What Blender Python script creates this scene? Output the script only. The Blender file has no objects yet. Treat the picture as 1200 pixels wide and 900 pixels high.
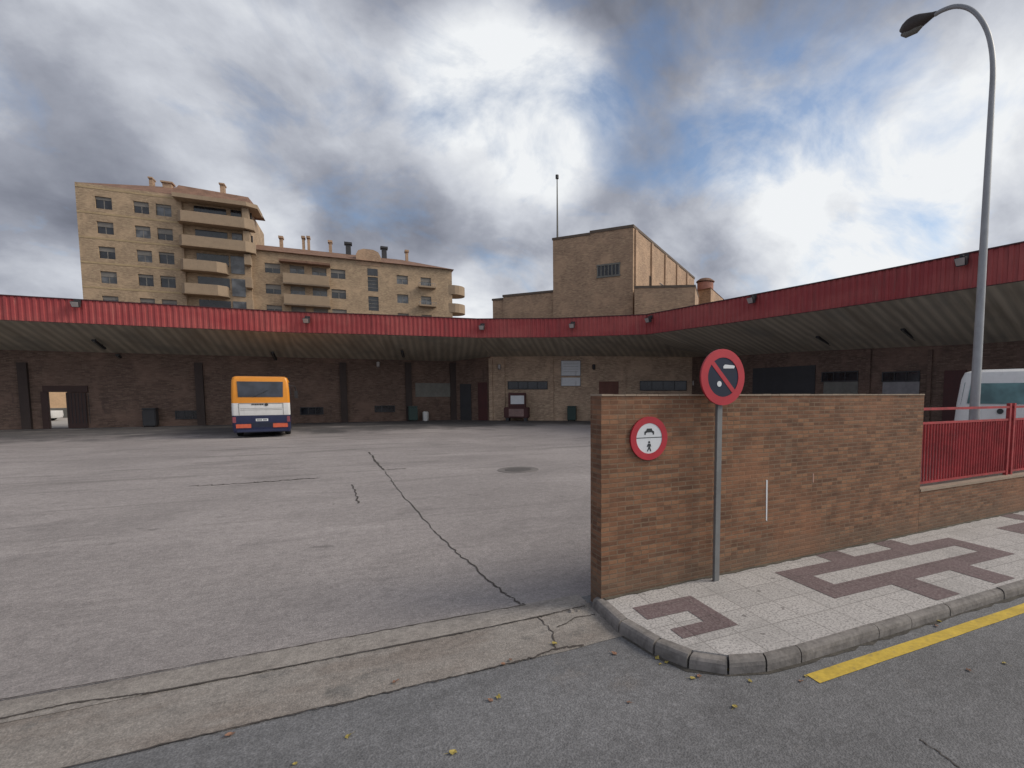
import bpy, bmesh, math, random
from mathutils import Vector, Matrix
random.seed(7)
R = math.radians
scene = bpy.context.scene
col = scene.collection

# ------------------------------------------------------------------ camera
F, XC, YC, YH, EYE = 590.0, 700.0, 505.0, 461.0, 2.3
TH = math.atan((YC-YH)/F)
cam_d = bpy.data.cameras.new('camera'); cam = bpy.data.objects.new('camera', cam_d); col.objects.link(cam)
scene.camera = cam
AZ = None
def _ray(px, py):
    x = (px-XC)/F; y = -(py-YC)/F
    return (x, math.cos(TH)+y*math.sin(TH), -math.sin(TH)+y*math.cos(TH))
_r = _ray(1950, YH); A = math.atan2(_r[1], _r[0]); CA, SA = math.cos(A), math.sin(A)
cam.location = (0, 0, EYE)
cam.rotation_euler = (R(90)-TH, 0, -A)
cam_d.sensor_width = 36.0; cam_d.lens = 36.0*F/1200.0
cam_d.shift_x = -(XC-600)/1200.0
cam_d.shift_y = (YC-450)/1200.0
cam_d.clip_start = 0.05; cam_d.clip_end = 5000
def ray(px, py):
    v = _ray(px, py); return Vector((v[0]*CA+v[1]*SA, -v[0]*SA+v[1]*CA, v[2]))
def G(px, py, h=0.0):
    v = ray(px, py); t = (h-EYE)/v.z; return Vector((v.x*t, v.y*t, h))
def PX(px, py, X=None, Y=None):
    v = ray(px, py); t = X/v.x if X is not None else Y/v.y
    return Vector((v.x*t, v.y*t, EYE+v.z*t))
def PD(px, py, d):                      # at level depth d
    l = _ray(px, py); v = ray(px, py); t = d/l[1]
    return Vector((v.x*t, v.y*t, EYE+v.z*t))
def PL(px, py, a, b):                   # on vertical plane through a,b
    v = ray(px, py); dx, dy = b[0]-a[0], b[1]-a[1]
    den = v.x*dy-v.y*dx; t = (a[0]*dy-a[1]*dx)/den
    return Vector((v.x*t, v.y*t, EYE+v.z*t))

# ------------------------------------------------------------------ world, sun, exposure
SUN_EL, SUN_AZ = R(36), R(-22)          # direction towards the sun: azimuth from +X counter-clockwise
world = bpy.data.worlds.new('World'); scene.world = world; world.use_nodes = True
class N:                                 # tiny node helper
    def __init__(s, tree): s.t = tree
    def n(s, kind, **kw):
        nd = s.t.nodes.new(kind)
        for k, v in kw.items(): setattr(nd, k, v)
        return nd
    def put(s, sock, v):
        if isinstance(v, bpy.types.NodeSocket): s.t.links.new(v, sock)
        elif v is not None:
            if isinstance(v, (tuple, list)) and sock.type == 'RGBA' and len(v) == 3: v = (*v, 1)
            sock.default_value = v
    def math(s, op, a, b=None, c=None, clamp=False):
        m = s.n('ShaderNodeMath', operation=op); m.use_clamp = clamp
        s.put(m.inputs[0], a)
        if b is not None: s.put(m.inputs[1], b)
        if c is not None: s.put(m.inputs[2], c)
        return m.outputs[0]
    def vm(s, op, a, b=None):
        m = s.n('ShaderNodeVectorMath', operation=op); s.put(m.inputs[0], a)
        if b is not None: s.put(m.inputs[1], b)
        return m
    def mix(s, f, a, b, bt='MIX'):
        m = s.n('ShaderNodeMix', data_type='RGBA', blend_type=bt)
        s.put(m.inputs[0], f); s.put(m.inputs[6], a); s.put(m.inputs[7], b)
        return m.outputs[2]
    def ramp(s, f, lo, hi, a=0.0, b=1.0):
        m = s.n('ShaderNodeMapRange', interpolation_type='SMOOTHSTEP')
        s.put(m.inputs[0], f); m.inputs[1].default_value = lo; m.inputs[2].default_value = hi
        m.inputs[3].default_value = a; m.inputs[4].default_value = b
        return m.outputs[0]
    def noise(s, vec, scale, detail=4, rough=0.55, dist=0.0):
        m = s.n('ShaderNodeTexNoise'); s.put(m.inputs['Vector'], vec)
        m.inputs['Scale'].default_value = scale; m.inputs['Detail'].default_value = detail
        m.inputs['Roughness'].default_value = rough; m.inputs['Distortion'].default_value = dist
        return m.outputs[0]
    def scale(s, vec, sc, loc=(0, 0, 0), rot=(0, 0, 0)):
        m = s.n('ShaderNodeMapping'); s.put(m.inputs[0], vec)
        m.inputs['Scale'].default_value = sc; m.inputs['Location'].default_value = loc; m.inputs['Rotation'].default_value = rot
        return m.outputs[0]
wt = world.node_tree; wt.nodes.clear(); w = N(wt)
out = w.n('ShaderNodeOutputWorld'); bg = w.n('ShaderNodeBackground'); bg.inputs[1].default_value = 0.1
wt.links.new(bg.outputs[0], out.inputs[0])
sky = w.n('ShaderNodeTexSky', sky_type='NISHITA'); sky.sun_disc = False
sky.sun_elevation = SUN_EL; sky.sun_rotation = math.pi/2-SUN_AZ
tc = w.n('ShaderNodeTexCoord'); D = tc.outputs['Generated']
sep = w.n('ShaderNodeSeparateXYZ'); w.put(sep.inputs[0], D)
den = w.math('ADD', w.math('MAXIMUM', sep.outputs[2], 0.0), 0.55)
cmb = w.n('ShaderNodeCombineXYZ')
w.put(cmb.inputs[0], w.math('DIVIDE', sep.outputs[0], den)); w.put(cmb.inputs[1], w.math('DIVIDE', sep.outputs[1], den))
w.put(cmb.inputs[2], 0.0)
Pc = cmb.outputs[0]
n1 = w.noise(w.scale(Pc, (1, 1, 1), (3.1, 1.7, 0)), 2.1, 10, 0.55, 0.25)
n2 = w.noise(w.scale(Pc, (1, 1, 1), (7.3, -2.2, 4)), 5.2, 9, 0.58, 0.2)
def blob(px, py, rad, wgt):
    v = ray(px, py).normalized()
    d = w.vm('DOT_PRODUCT', D, tuple(v)).outputs['Value']
    return w.ramp(d, math.cos(R(rad)), 1.0, 0.0, wgt)
def total(base, bl):
    for b in bl: base = w.math('ADD', base, blob(*b))
    return base
# brightness of the cloud sheet (0 = slate grey, 1 = sunlit white)
bright = total(w.math('ADD', w.math('MULTIPLY', w.math('SUBTRACT', n1, 0.5), 1.35), w.math('MULTIPLY', w.math('SUBTRACT', n2, 0.5), 0.75)), [
    (600, 125, 12, .46), (660, 140, 9, .26), (540, 190, 8, .10), (620, 230, 6, .14), (300, 265, 6, .12), (330, 300, 5, .14), (205, 140, 7, .16), (400, 110, 12, .10), (430, 200, 9, .06), (1000, 225, 13, .26), (1140, 240, 18, .24), (1060, 300, 10, .12), (900, 220, 9, .16), (545, 355, 5, .10), (900, 350, 7, .15), (1170, 160, 7, .15),
    (20, 325, 6, .16), (75, 335, 5, .12), (250, 50, 12, .12), (850, 60, 14, .08),
    (20, 215, 11, -.22), (120, 200, 8, -.10), (450, 240, 7, -.10), (480, 300, 6, -.08), (730, 260, 5, -.08), (985, 245, 2.5, -.16), (800, 280, 6, -.03)])
top = w.ramp(sep.outputs[2], 0.46, 0.70, 0.0, 1.0)
behind = w.ramp(w.vm('DOT_PRODUCT', D, (math.cos(SUN_AZ-.5)*math.cos(.8), math.sin(SUN_AZ-.5)*math.cos(.8), math.sin(.8))).outputs['Value'], .35, 1, 0, 1)  # extra cloud glow added out of view behind the camera to light the scene
bright = w.math('ADD', bright, 0.565)
bright = w.math('SUBTRACT', bright, w.math('MULTIPLY', top, 0.5))
bright = w.math('ADD', bright, w.math('MULTIPLY', behind, 0.9))
bright = w.math('MINIMUM', w.math('MAXIMUM', bright, 0.0), 1.0)
cr = w.n('ShaderNodeValToRGB'); w.put(cr.inputs[0], bright)
cr.color_ramp.elements[0].position = 0.0; cr.color_ramp.elements[0].color = (.105, .115, .145, 1)
cr.color_ramp.elements[1].position = 1.0; cr.color_ramp.elements[1].color = (.84, .86, .88, 1)
for p, c in ((.25, (.205, .22, .27)), (.5, (.33, .35, .41)), (.75, (.58, .605, .66))):
    e = cr.color_ramp.elements.new(p); e.color = (*c, 1)
cloud = w.vm('SCALE', cr.outputs[0]); cloud.inputs['Scale'].default_value = 10.0
# cover: where the sheet is open the blue sky shows
n3 = w.noise(w.scale(Pc, (1, 1, 1), (-4.3, 5.2, 9)), 4.2, 10, 0.6, 0.4)
cover = total(w.math('ADD', w.math('MULTIPLY', w.math('SUBTRACT', n3, 0.5), 3.4), 1.12), [
    (790, 130, 10, -.42), (880, 155, 9, -.40), (930, 100, 9, -.34), (700, 55, 8, -.3), (1040, 140, 7, -.35), (1150, 130, 7, -.2), (990, 30, 10, -.15), (870, 300, 5, -.2), (930, 335, 6, -.45), (1190, 30, 12, -.2)])
cover = w.math('MINIMUM', w.math('MAXIMUM', cover, 0.22), 1.0)
skyb = w.mix(1.0, sky.outputs[0], (1.0, 1.18, 1.32), 'MULTIPLY')
w.put(bg.inputs[0], w.mix(cover, skyb, cloud.outputs[0]))

sun_d = bpy.data.lights.new('sun', 'SUN'); sun = bpy.data.objects.new('sun', sun_d); col.objects.link(sun)
sun_d.energy = 2.1; sun_d.angle = R(25); sun_d.color = (1, .90, .76)
sdir = Vector((math.cos(SUN_AZ)*math.cos(SUN_EL), math.sin(SUN_AZ)*math.cos(SUN_EL), math.sin(SUN_EL)))
sun.rotation_euler = sdir.to_track_quat('Z', 'Y').to_euler(); sun.location = (20, -10, 30)
vs = scene.view_settings; vs.view_transform = 'Standard'; vs.look = 'None'; vs.exposure = 0.06; vs.gamma = 1.0; vs.use_curve_mapping = False
scene.render.engine = 'CYCLES'

# ------------------------------------------------------------------ object helpers
def tag(o, label=None, cat=None, group=None, kind=None):
    if label: o['label'] = label
    if cat: o['category'] = cat
    if group: o['group'] = group
    if kind: o['kind'] = kind
    return o
def empty(name, loc=(0, 0, 0), rz=0.0, parent=None):
    o = bpy.data.objects.new(name, None); col.objects.link(o); o.location = loc; o.rotation_euler = (0, 0, rz)
    o.empty_display_size = .2
    if parent: o.parent = parent
    return o
class MB:
    def __init__(s): s.v = []; s.f = []; s.uvf = {}
    def add(s, vs, fs):
        b = len(s.v); s.v += [Vector(v) for v in vs]; s.f += [[b+i for i in f] for f in fs]; return s
    def box(s, x0, x1, y0, y1, z0, z1):
        return s.add([(x0, y0, z0), (x1, y0, z0), (x1, y1, z0), (x0, y1, z0), (x0, y0, z1), (x1, y0, z1), (x1, y1, z1), (x0, y1, z1)],
                     [(0, 3, 2, 1), (4, 5, 6, 7), (0, 1, 5, 4), (1, 2, 6, 5), (2, 3, 7, 6), (3, 0, 4, 7)])
    def prism(s, pts, z0, z1, z1s=None, top_scale=None):
        n = len(pts); area = sum(pts[i][0]*pts[(i+1) % n][1]-pts[(i+1) % n][0]*pts[i][1] for i in range(n))
        if area < 0: pts = pts[::-1]; z1s = z1s[::-1] if z1s else None
        lo = [(p[0], p[1], z0) for p in pts]
        hi = [(p[0], p[1], z1s[i] if z1s else z1) for i, p in enumerate(pts)]
        if top_scale:
            cx = sum(p[0] for p in pts)/n; cy = sum(p[1] for p in pts)/n
            hi = [(cx+(p[0]-cx)*top_scale[0], cy+(p[1]-cy)*top_scale[1], p[2]) for p in hi]
        return s.add(lo+hi, [tuple(range(n))[::-1], tuple(range(n, 2*n))]+[(i, (i+1) % n, n+(i+1) % n, n+i) for i in range(n)])
    def sheet(s, pts, z):
        n = len(pts); area = sum(pts[i][0]*pts[(i+1) % n][1]-pts[(i+1) % n][0]*pts[i][1] for i in range(n))
        if area < 0: pts = pts[::-1]
        return s.add([(p[0], p[1], z) for p in pts], [tuple(range(n))])
    def tube(s, path, rad, seg=10, cap=True):
        path = [Vector(p) for p in path]; n = len(path)
        rads = rad if isinstance(rad, (list, tuple)) else [rad]*n
        rings = []; up = None; vs = []
        for i, p in enumerate(path):
            t = (path[min(i+1, n-1)]-path[max(i-1, 0)]).normalized()
            if up is None: up = t.orthogonal().normalized()
            up = (up-t*up.dot(t)).normalized(); b = t.cross(up)
            for k in range(seg):
                a = 2*math.pi*k/seg; vs.append(p+(up*math.cos(a)+b*math.sin(a))*rads[i])
        fs = []
        for i in range(n-1):
            for k in range(seg):
                k2 = (k+1) % seg; fs.append((i*seg+k, i*seg+k2, (i+1)*seg+k2, (i+1)*seg+k))
        if cap: fs += [tuple(range(seg))[::-1], tuple(range((n-1)*seg, n*seg))]
        return s.add(vs, fs)
    def build(s, name, mat, parent=None, loc=None, rz=0.0, smooth=False, bevel=0.0, seg=2):
        me = bpy.data.meshes.new(name); me.from_pydata([tuple(v) for v in s.v], [], s.f); me.update()
        bm = bmesh.new(); bm.from_mesh(me); bmesh.ops.recalc_face_normals(bm, faces=bm.faces) if all(len(f) for f in s.f) and getattr(s, 'recalc', False) else None
        if bevel > 0:
            bmesh.ops.bevel(bm, geom=[e for e in bm.edges if len(e.link_faces) == 2 and e.calc_face_angle(0) > .5], offset=bevel, segments=seg, affect='EDGES', clamp_overlap=True)
        uv = bm.loops.layers.uv.new('uv')
        for f in bm.faces:
            nrm = f.normal
            if abs(nrm.z) > .75: fn = lambda c: (c.x, c.y)
            else:
                t = Vector((-nrm.y, nrm.x, 0)); t = t.normalized() if t.length > 1e-6 else Vector((1, 0, 0))
                fn = lambda c, t=t: (c.dot(t), c.z)
            for l in f.loops: l[uv].uv = fn(l.vert.co)
            f.smooth = smooth
        bm.to_mesh(me); bm.free()
        if hasattr(s, 'myuv'):
            ul = me.uv_layers[0].data
            for l in me.loops: ul[l.index].uv = s.myuv[l.vertex_index]
        me.materials.append(mat)
        o = bpy.data.objects.new(name, me); col.objects.link(o)
        if parent: o.parent = parent
        if loc is not None: o.location = loc
        o.rotation_euler = (0, 0, rz)
        if smooth:
            try:
                me.set_sharp_from_angle(angle=R(40))
            except Exception: pass
        return o
def copy_tree(o, parent=None):
    c = o.copy(); col.objects.link(c); c.parent = parent
    for ch in o.children: copy_tree(ch, c)
    return c
def disc(mb, cx, cz, r, y0, y1, seg=40, r_in=0.0):
    """disc or ring standing in the XZ plane, from y0 (front) to y1"""
    def ring(r, y): return [(cx+r*math.cos(2*math.pi*k/seg), y, cz+r*math.sin(2*math.pi*k/seg)) for k in range(seg)]
    if r_in <= 0:
        mb.add(ring(r, y0)+ring(r, y1), [tuple(range(seg)), tuple(range(seg, 2*seg))[::-1]]+[(k, seg+k, seg+(k+1) % seg, (k+1) % seg) for k in range(seg)])
    else:
        fs = []
        for k in range(seg):
            k2 = (k+1) % seg
            fs += [(k, k2, 2*seg+k2, 2*seg+k), (k, seg+k, seg+k2, k2), (2*seg+k, 2*seg+k2, 3*seg+k2, 3*seg+k), (seg+k, 3*seg+k, 3*seg+k2, seg+k2)]
        mb.add(ring(r, y0)+ring(r, y1)+ring(r_in, y0)+ring(r_in, y1), fs)
    mb.recalc = True
    return mb
def poly_xz(mb, pts, y0, y1):
    n = len(pts)
    mb.add([(p[0], y0, p[1]) for p in pts]+[(p[0], y1, p[1]) for p in pts], [tuple(range(n)), tuple(range(n, 2*n))[::-1]]+[(k, n+k, n+(k+1) % n, (k+1) % n) for k in range(n)])
    mb.recalc = True; return mb

# ------------------------------------------------------------------ materials
def mat(name):
    m = bpy.data.materials.new(name); m.use_nodes = True; t = m.node_tree
    bs = t.nodes['Principled BSDF']; return m, N(t), bs
def setb(nd, bs, h, strength=.3, dist=.01):
    b = nd.n('ShaderNodeBump'); nd.put(b.inputs['Height'], h); b.inputs['Strength'].default_value = strength; b.inputs['Distance'].default_value = dist
    nd.t.links.new(b.outputs[0], bs.inputs['Normal'])
def plain(name, c, rough=.6, metal=0.0, var=.18, scale=6.0, dirt=None, bump=.0):
    m, nd, bs = mat(name)
    o = nd.n('ShaderNodeTexCoord').outputs['Object']
    a = nd.noise(o, scale, 5, .6); b = nd.noise(o, scale*.17+.3, 3, .5)
    f = nd.math('ADD', nd.math('MULTIPLY', a, .5), nd.math('MULTIPLY', b, .5))
    f = nd.ramp(f, .3, .7)
    lo = tuple(x*(1-var) for x in c); hi = tuple(min(1, x*(1+var)) for x in c)
    cc = nd.mix(f, lo, hi)
    if dirt: cc = nd.mix(nd.ramp(nd.noise(nd.scale(o, (1, 1, .25)), scale*.6, 6, .65), .52, .75, 0, .6), cc, dirt)
    nd.put(bs.inputs['Base Color'], cc)
    nd.put(bs.inputs['Roughness'], nd.math('ADD', nd.math('MULTIPLY', a, .2), rough-.1)); bs.inputs['Metallic'].default_value = metal
    if bump: setb(nd, bs, a, bump, .01)
    return m
def glass(name, c, rough=.08):
    m, nd, bs = mat(name)
    o = nd.n('ShaderNodeTexCoord').outputs['Object']
    nd.put(bs.inputs['Base Color'], nd.mix(nd.ramp(nd.noise(o, 1.3, 3), .35, .65), tuple(x*.6 for x in c), tuple(x*1.4 for x in c)))
    bs.inputs['Roughness'].default_value = rough; bs.inputs['Specular IOR Level'].default_value = .6
    return m
def brick(name, c1, c2, mortar, bw=.245, bh=.062, stain=None, stain_c=(.3, .25, .2), bump=.6, mort=.008, low=None, unit=.5):
    m, nd, bs = mat(name)
    uv = nd.n('ShaderNodeUVMap').outputs[0]
    wob = nd.n('ShaderNodeVectorMath', operation='ADD')
    nn = nd.n('ShaderNodeTexNoise'); nd.put(nn.inputs['Vector'], uv); nn.inputs['Scale'].default_value = 9.0; nn.inputs['Detail'].default_value = 3
    sc = nd.vm('SCALE', nn.outputs['Color']); sc.inputs['Scale'].default_value = .006
    nd.put(wob.inputs[0], uv); nd.put(wob.inputs[1], sc.outputs[0])
    b = nd.n('ShaderNodeTexBrick'); nd.put(b.inputs['Vector'], wob.outputs[0])
    b.inputs['Scale'].default_value = 1.0; b.inputs['Brick Width'].default_value = bw; b.inputs['Row Height'].default_value = bh
    b.inputs['Mortar Size'].default_value = mort; b.inputs['Mortar Smooth'].default_value = .3; b.inputs['Bias'].default_value = -.1
    b.inputs['Color1'].default_value = (*c1, 1); b.inputs['Color2'].default_value = (*c2, 1); b.inputs['Mortar'].default_value = (*mortar, 1)
    spu = nd.n('ShaderNodeSeparateXYZ'); nd.put(spu.inputs[0], wob.outputs[0])
    row = nd.math('FLOOR', nd.math('DIVIDE', spu.outputs[1], bh)); half = nd.math('MULTIPLY', nd.math('MODULO', nd.math('ABSOLUTE', row), 2.0), .5)
    cell = nd.n('ShaderNodeCombineXYZ'); nd.put(cell.inputs[0], nd.math('FLOOR', nd.math('ADD', nd.math('DIVIDE', spu.outputs[0], bw), half))); nd.put(cell.inputs[1], row)
    wn_ = nd.n('ShaderNodeTexWhiteNoise', noise_dimensions='2D'); nd.put(wn_.inputs['Vector'], cell.outputs[0]); rv = wn_.outputs['Value']
    fine = nd.noise(uv, 34, 4, .7); big = nd.noise(uv, .55, 6, .62, .6); mid = nd.noise(nd.scale(uv, (1, 2.2, 1)), 3.2, 6, .65)
    c = nd.mix(nd.ramp(mid, .42, .68, 0, .5), b.outputs[0], tuple(x*.55 for x in c2))
    bf = nd.math('SUBTRACT', 1.0, b.outputs[1])
    c = nd.mix(nd.math('MULTIPLY', bf, nd.ramp(rv, .72, .95, 0, unit)), c, tuple(x*.5 for x in c2))
    c = nd.mix(nd.math('MULTIPLY', bf, nd.ramp(rv, .28, .02, 0, unit)), c, (min(1, c1[0]*1.45), min(1, c1[1]*1.6), min(1, c1[2]*1.55)))
    c = nd.mix(nd.ramp(big, .45, .66, 0, .55), c, tuple(min(1, x*1.3) for x in c1))
    if stain: c = nd.mix(nd.ramp(nd.noise(nd.scale(uv, (1, .35, 1), (5, 3, 0)), 1.5, 7, .68, .4), .55, .72, 0, stain), c, stain_c)
    if low:       # pale efflorescence and grime in a band near the ground
        sp = nd.n('ShaderNodeSeparateXYZ'); nd.put(sp.inputs[0], uv)
        band = nd.ramp(nd.math('ADD', sp.outputs[1], nd.math('MULTIPLY', nd.math('SUBTRACT', mid, .5), .9)), low[0], low[1], 1, 0)
        c = nd.mix(nd.math('MULTIPLY', band, low[3]), c, low[2])
    f = nd.math('ADD', .8, nd.math('MULTIPLY', fine, .4))
    s = nd.vm('SCALE', c); nd.put(s.inputs['Scale'], f)
    nd.put(bs.inputs['Base Color'], s.outputs[0]); bs.inputs['Roughness'].default_value = .9
    h = nd.math('ADD', nd.math('MULTIPLY', b.outputs[1], -1.0), nd.math('MULTIPLY', fine, .5)); setb(nd, bs, h, bump, .006)
    return m
M = {}
# yard: pale worn asphalt with stains
def asphalt(name, base, spread, speck=.35, patches=None, sheen=.85):
    m, nd, bs = mat(name); o = nd.n('ShaderNodeTexCoord').outputs['Object']
    big = nd.noise(o, .18, 5, .6, .5); mid = nd.noise(o, 1.1, 6, .65); fine = nd.noise(o, 60, 3, .7)
    vor = nd.n('ShaderNodeTexVoronoi'); nd.put(vor.inputs['Vector'], o); vor.inputs['Scale'].default_value = 75
    c = nd.mix(nd.ramp(big, .32, .68), tuple(x*(1-spread) for x in base), tuple(x*(1+spread) for x in base))
    c = nd.mix(nd.ramp(mid, .5, .75, 0, .35), c, tuple(x*.62 for x in base))
    if patches: c = patches(nd, o, c)
    grit = nd.math('ADD', nd.ramp(nd.noise(o, 26, 4, .75), .3, .7, -.5, .5), nd.ramp(nd.noise(o, 7, 5, .7), .3, .7, -.35, .35))
    c = nd.mix(nd.ramp(nd.noise(nd.scale(o, (.5, 1.2, 1), (3, 8, 0)), .7, 7, .7, .5), .52, .66, 0, .5), c, tuple(x*.68 for x in base))
    c = nd.mix(nd.ramp(nd.noise(nd.scale(o, (.4, 1.0, 1), (13, 2, 0)), .45, 7, .72, .5), .52, .68, 0, .6), c, tuple(x*1.28 for x in base))
    g = nd.math('ADD', 1-speck*.9, nd.math('MULTIPLY', nd.math('ADD', fine, nd.math('MULTIPLY', vor.outputs['Distance'], .9)), speck))
    g = nd.math('MULTIPLY', g, nd.math('ADD', 1.0, nd.math('MULTIPLY', grit, .36)))
    s = nd.vm('SCALE', c); nd.put(s.inputs['Scale'], g)
    sp = nd.mix(nd.ramp(nd.noise(o, 110, 2, .5), .66, .74, 0, .35), s.outputs[0], (.42, .40, .38))
    nd.put(bs.inputs['Base Color'], sp); bs.inputs['Roughness'].default_value = sheen
    setb(nd, bs, nd.math('ADD', fine, vor.outputs['Distance']), .55, .006)
    return m
def yard_patch(nd, o, c):
    sp = nd.n('ShaderNodeSeparateXYZ'); nd.put(sp.inputs[0], o)
    y = sp.outputs[1]; x = sp.outputs[0]
    # wheel-rubbed streaks running across the yard
    st = nd.noise(nd.scale(o, (.16, 1.4, 1)), 1.0, 6, .62, .6)
    far = nd.ramp(y, 8, 24, 0.0, .55)
    c = nd.mix(nd.math('MULTIPLY', nd.ramp(st, .56, .68), far), c, (.085, .078, .075))
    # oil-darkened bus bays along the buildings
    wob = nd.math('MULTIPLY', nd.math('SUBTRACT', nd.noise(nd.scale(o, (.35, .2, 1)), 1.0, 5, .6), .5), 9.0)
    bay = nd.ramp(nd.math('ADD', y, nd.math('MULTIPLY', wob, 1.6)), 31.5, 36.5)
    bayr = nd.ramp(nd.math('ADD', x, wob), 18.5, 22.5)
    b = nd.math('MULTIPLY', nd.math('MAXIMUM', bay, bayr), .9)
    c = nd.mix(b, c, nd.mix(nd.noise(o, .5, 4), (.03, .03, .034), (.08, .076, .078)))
    spot = nd.ramp(nd.noise(nd.scale(o, (1, 1, 1), (2, 7, 0)), 1.7, 3, .5, .6), .69, .74, 0, .5)
    c = nd.mix(spot, c, (.11, .10, .098))
    arc = nd.ramp(nd.noise(nd.scale(o, (.05, .9, 1), (1, 2, 0), (0, 0, .35)), 1.6, 5, .6, .3), .58, .66, 0, .4)
    c = nd.mix(nd.math('MULTIPLY', arc, nd.ramp(y, 7, 14, .35, 1)), c, (.15, .135, .13))
    # darker asphalt near the gate
    near = nd.ramp(nd.math('ADD', y, nd.math('MULTIPLY', nd.math('SUBTRACT', nd.noise(o, .35, 4), .5), 5)), 5.0, 9.5, .15, 0)
    return nd.mix(near, c, (.12, .12, .125))
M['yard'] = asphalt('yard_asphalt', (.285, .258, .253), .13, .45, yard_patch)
def road_patch(nd, o, c):
    sand = nd.ramp(nd.noise(o, .9, 6, .7, .3), .58, .75, 0, .35)
    return nd.mix(sand, c, (.24, .19, .15))
M['road'] = asphalt('road_asphalt', (.145, .145, .152), .14, .7, road_patch, .8)
def conc_patch(nd, o, c):
    r = nd.ramp(nd.noise(nd.scale(o, (.5, 1.3, 1)), 1.3, 6, .7), .42, .66, 0, .75)
    c = nd.mix(r, c, (.185, .155, .135))
    return nd.mix(nd.ramp(nd.noise(nd.scale(o, (1, 1, 1), (9, 4, 0)), 2.1, 7, .7), .55, .68, 0, .75), c, (.13, .125, .12))
M['gutter'] = asphalt('old_concrete', (.25, .228, .21), .14, .5, conc_patch)
M['channel'] = asphalt('pale_concrete', (.27, .245, .225), .12, .3, lambda nd, o, c: nd.mix(nd.ramp(nd.noise(nd.scale(o, (.6, 1, 1)), 2.2, 6, .7), .5, .68, 0, .6), c, (.14, .12, .11)))
M['crack'] = plain('crack_dark', (.065, .055, .05), .95)
def slabs(name, base, speck_c, joint, size=.4):
    m, nd, bs = mat(name); uv = nd.n('ShaderNodeUVMap').outputs[0]
    b = nd.n('ShaderNodeTexBrick'); b.offset = 0.0; nd.put(b.inputs['Vector'], nd.scale(uv, (1, 1, 1), (.12, .12, 0)))
    b.inputs['Scale'].default_value = 1; b.inputs['Brick Width'].default_value = size; b.inputs['Row Height'].default_value = size
    b.inputs['Mortar Size'].default_value = .006; b.inputs['Mortar Smooth'].default_value = .2
    b.inputs['Color1'].default_value = (*[x*.93 for x in base], 1); b.inputs['Color2'].default_value = (*[min(1, x*1.07) for x in base], 1); b.inputs['Mortar'].default_value = (*joint, 1)
    o = nd.n('ShaderNodeTexCoord').outputs['Object']
    sp = nd.ramp(nd.noise(o, 45, 3, .7), .46, .60, 0, .75)
    c = nd.mix(sp, b.outputs[0], speck_c)
    c = nd.mix(nd.ramp(nd.noise(o, 1.6, 7, .68), .5, .72, 0, .4), c, tuple(x*.55 for x in base))
    dots = nd.ramp(nd.noise(o, 9, 2, .4), .70, .73, 0, .55)
    c = nd.mix(dots, c, (.07, .06, .06))
    nd.put(bs.inputs['Base Color'], c); bs.inputs['Roughness'].default_value = .85
    setb(nd, bs, nd.math('ADD', nd.math('MULTIPLY', b.outputs[1], -1), nd.math('MULTIPLY', nd.noise(o, 90, 2), .3)), .4, .005)
    return m
M['slab'] = slabs('light_terrazzo_slabs', (.47, .45, .44), (.21, .20, .20), (.26, .245, .235))
M['maroon'] = slabs('maroon_slabs', (.135, .095, .10), (.23, .185, .185), (.08, .062, .064))
M['kerb'] = plain('kerb_concrete', (.195, .18, .172), .95, var=.35, scale=16, dirt=(.07, .062, .058), bump=.8)
M['yellow'] = plain('yellow_road_paint', (.55, .39, .06), .85, var=.2, scale=22, dirt=(.22, .18, .10))
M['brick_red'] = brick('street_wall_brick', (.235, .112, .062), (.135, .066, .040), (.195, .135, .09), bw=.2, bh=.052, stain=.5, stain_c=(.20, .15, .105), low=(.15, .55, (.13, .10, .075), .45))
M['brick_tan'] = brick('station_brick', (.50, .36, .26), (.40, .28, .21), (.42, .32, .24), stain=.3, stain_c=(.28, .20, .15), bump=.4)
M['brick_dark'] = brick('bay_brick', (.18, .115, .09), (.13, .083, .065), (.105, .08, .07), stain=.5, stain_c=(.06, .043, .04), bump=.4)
M['brick_tower'] = brick('tower_brick', (.42, .28, .185), (.35, .23, .155), (.36, .26, .19), stain=.22, stain_c=(.26, .18, .13), bump=.3)
M['brick_flat'] = brick('apartment_brick', (.41, .295, .195), (.33, .235, .155), (.36, .275, .20), stain=.12, stain_c=(.27, .20, .14), bump=.3)
M['balc'] = plain('balcony_render', (.33, .245, .17), .9, var=.1, dirt=(.25, .19, .14))
M['tile'] = plain('terracotta_tiles', (.20, .115, .08), .9, var=.3, scale=5, bump=.5)
M['coping'] = plain('coping_mortar', (.30, .235, .18), .9, var=.15, dirt=(.2, .17, .14))
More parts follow.
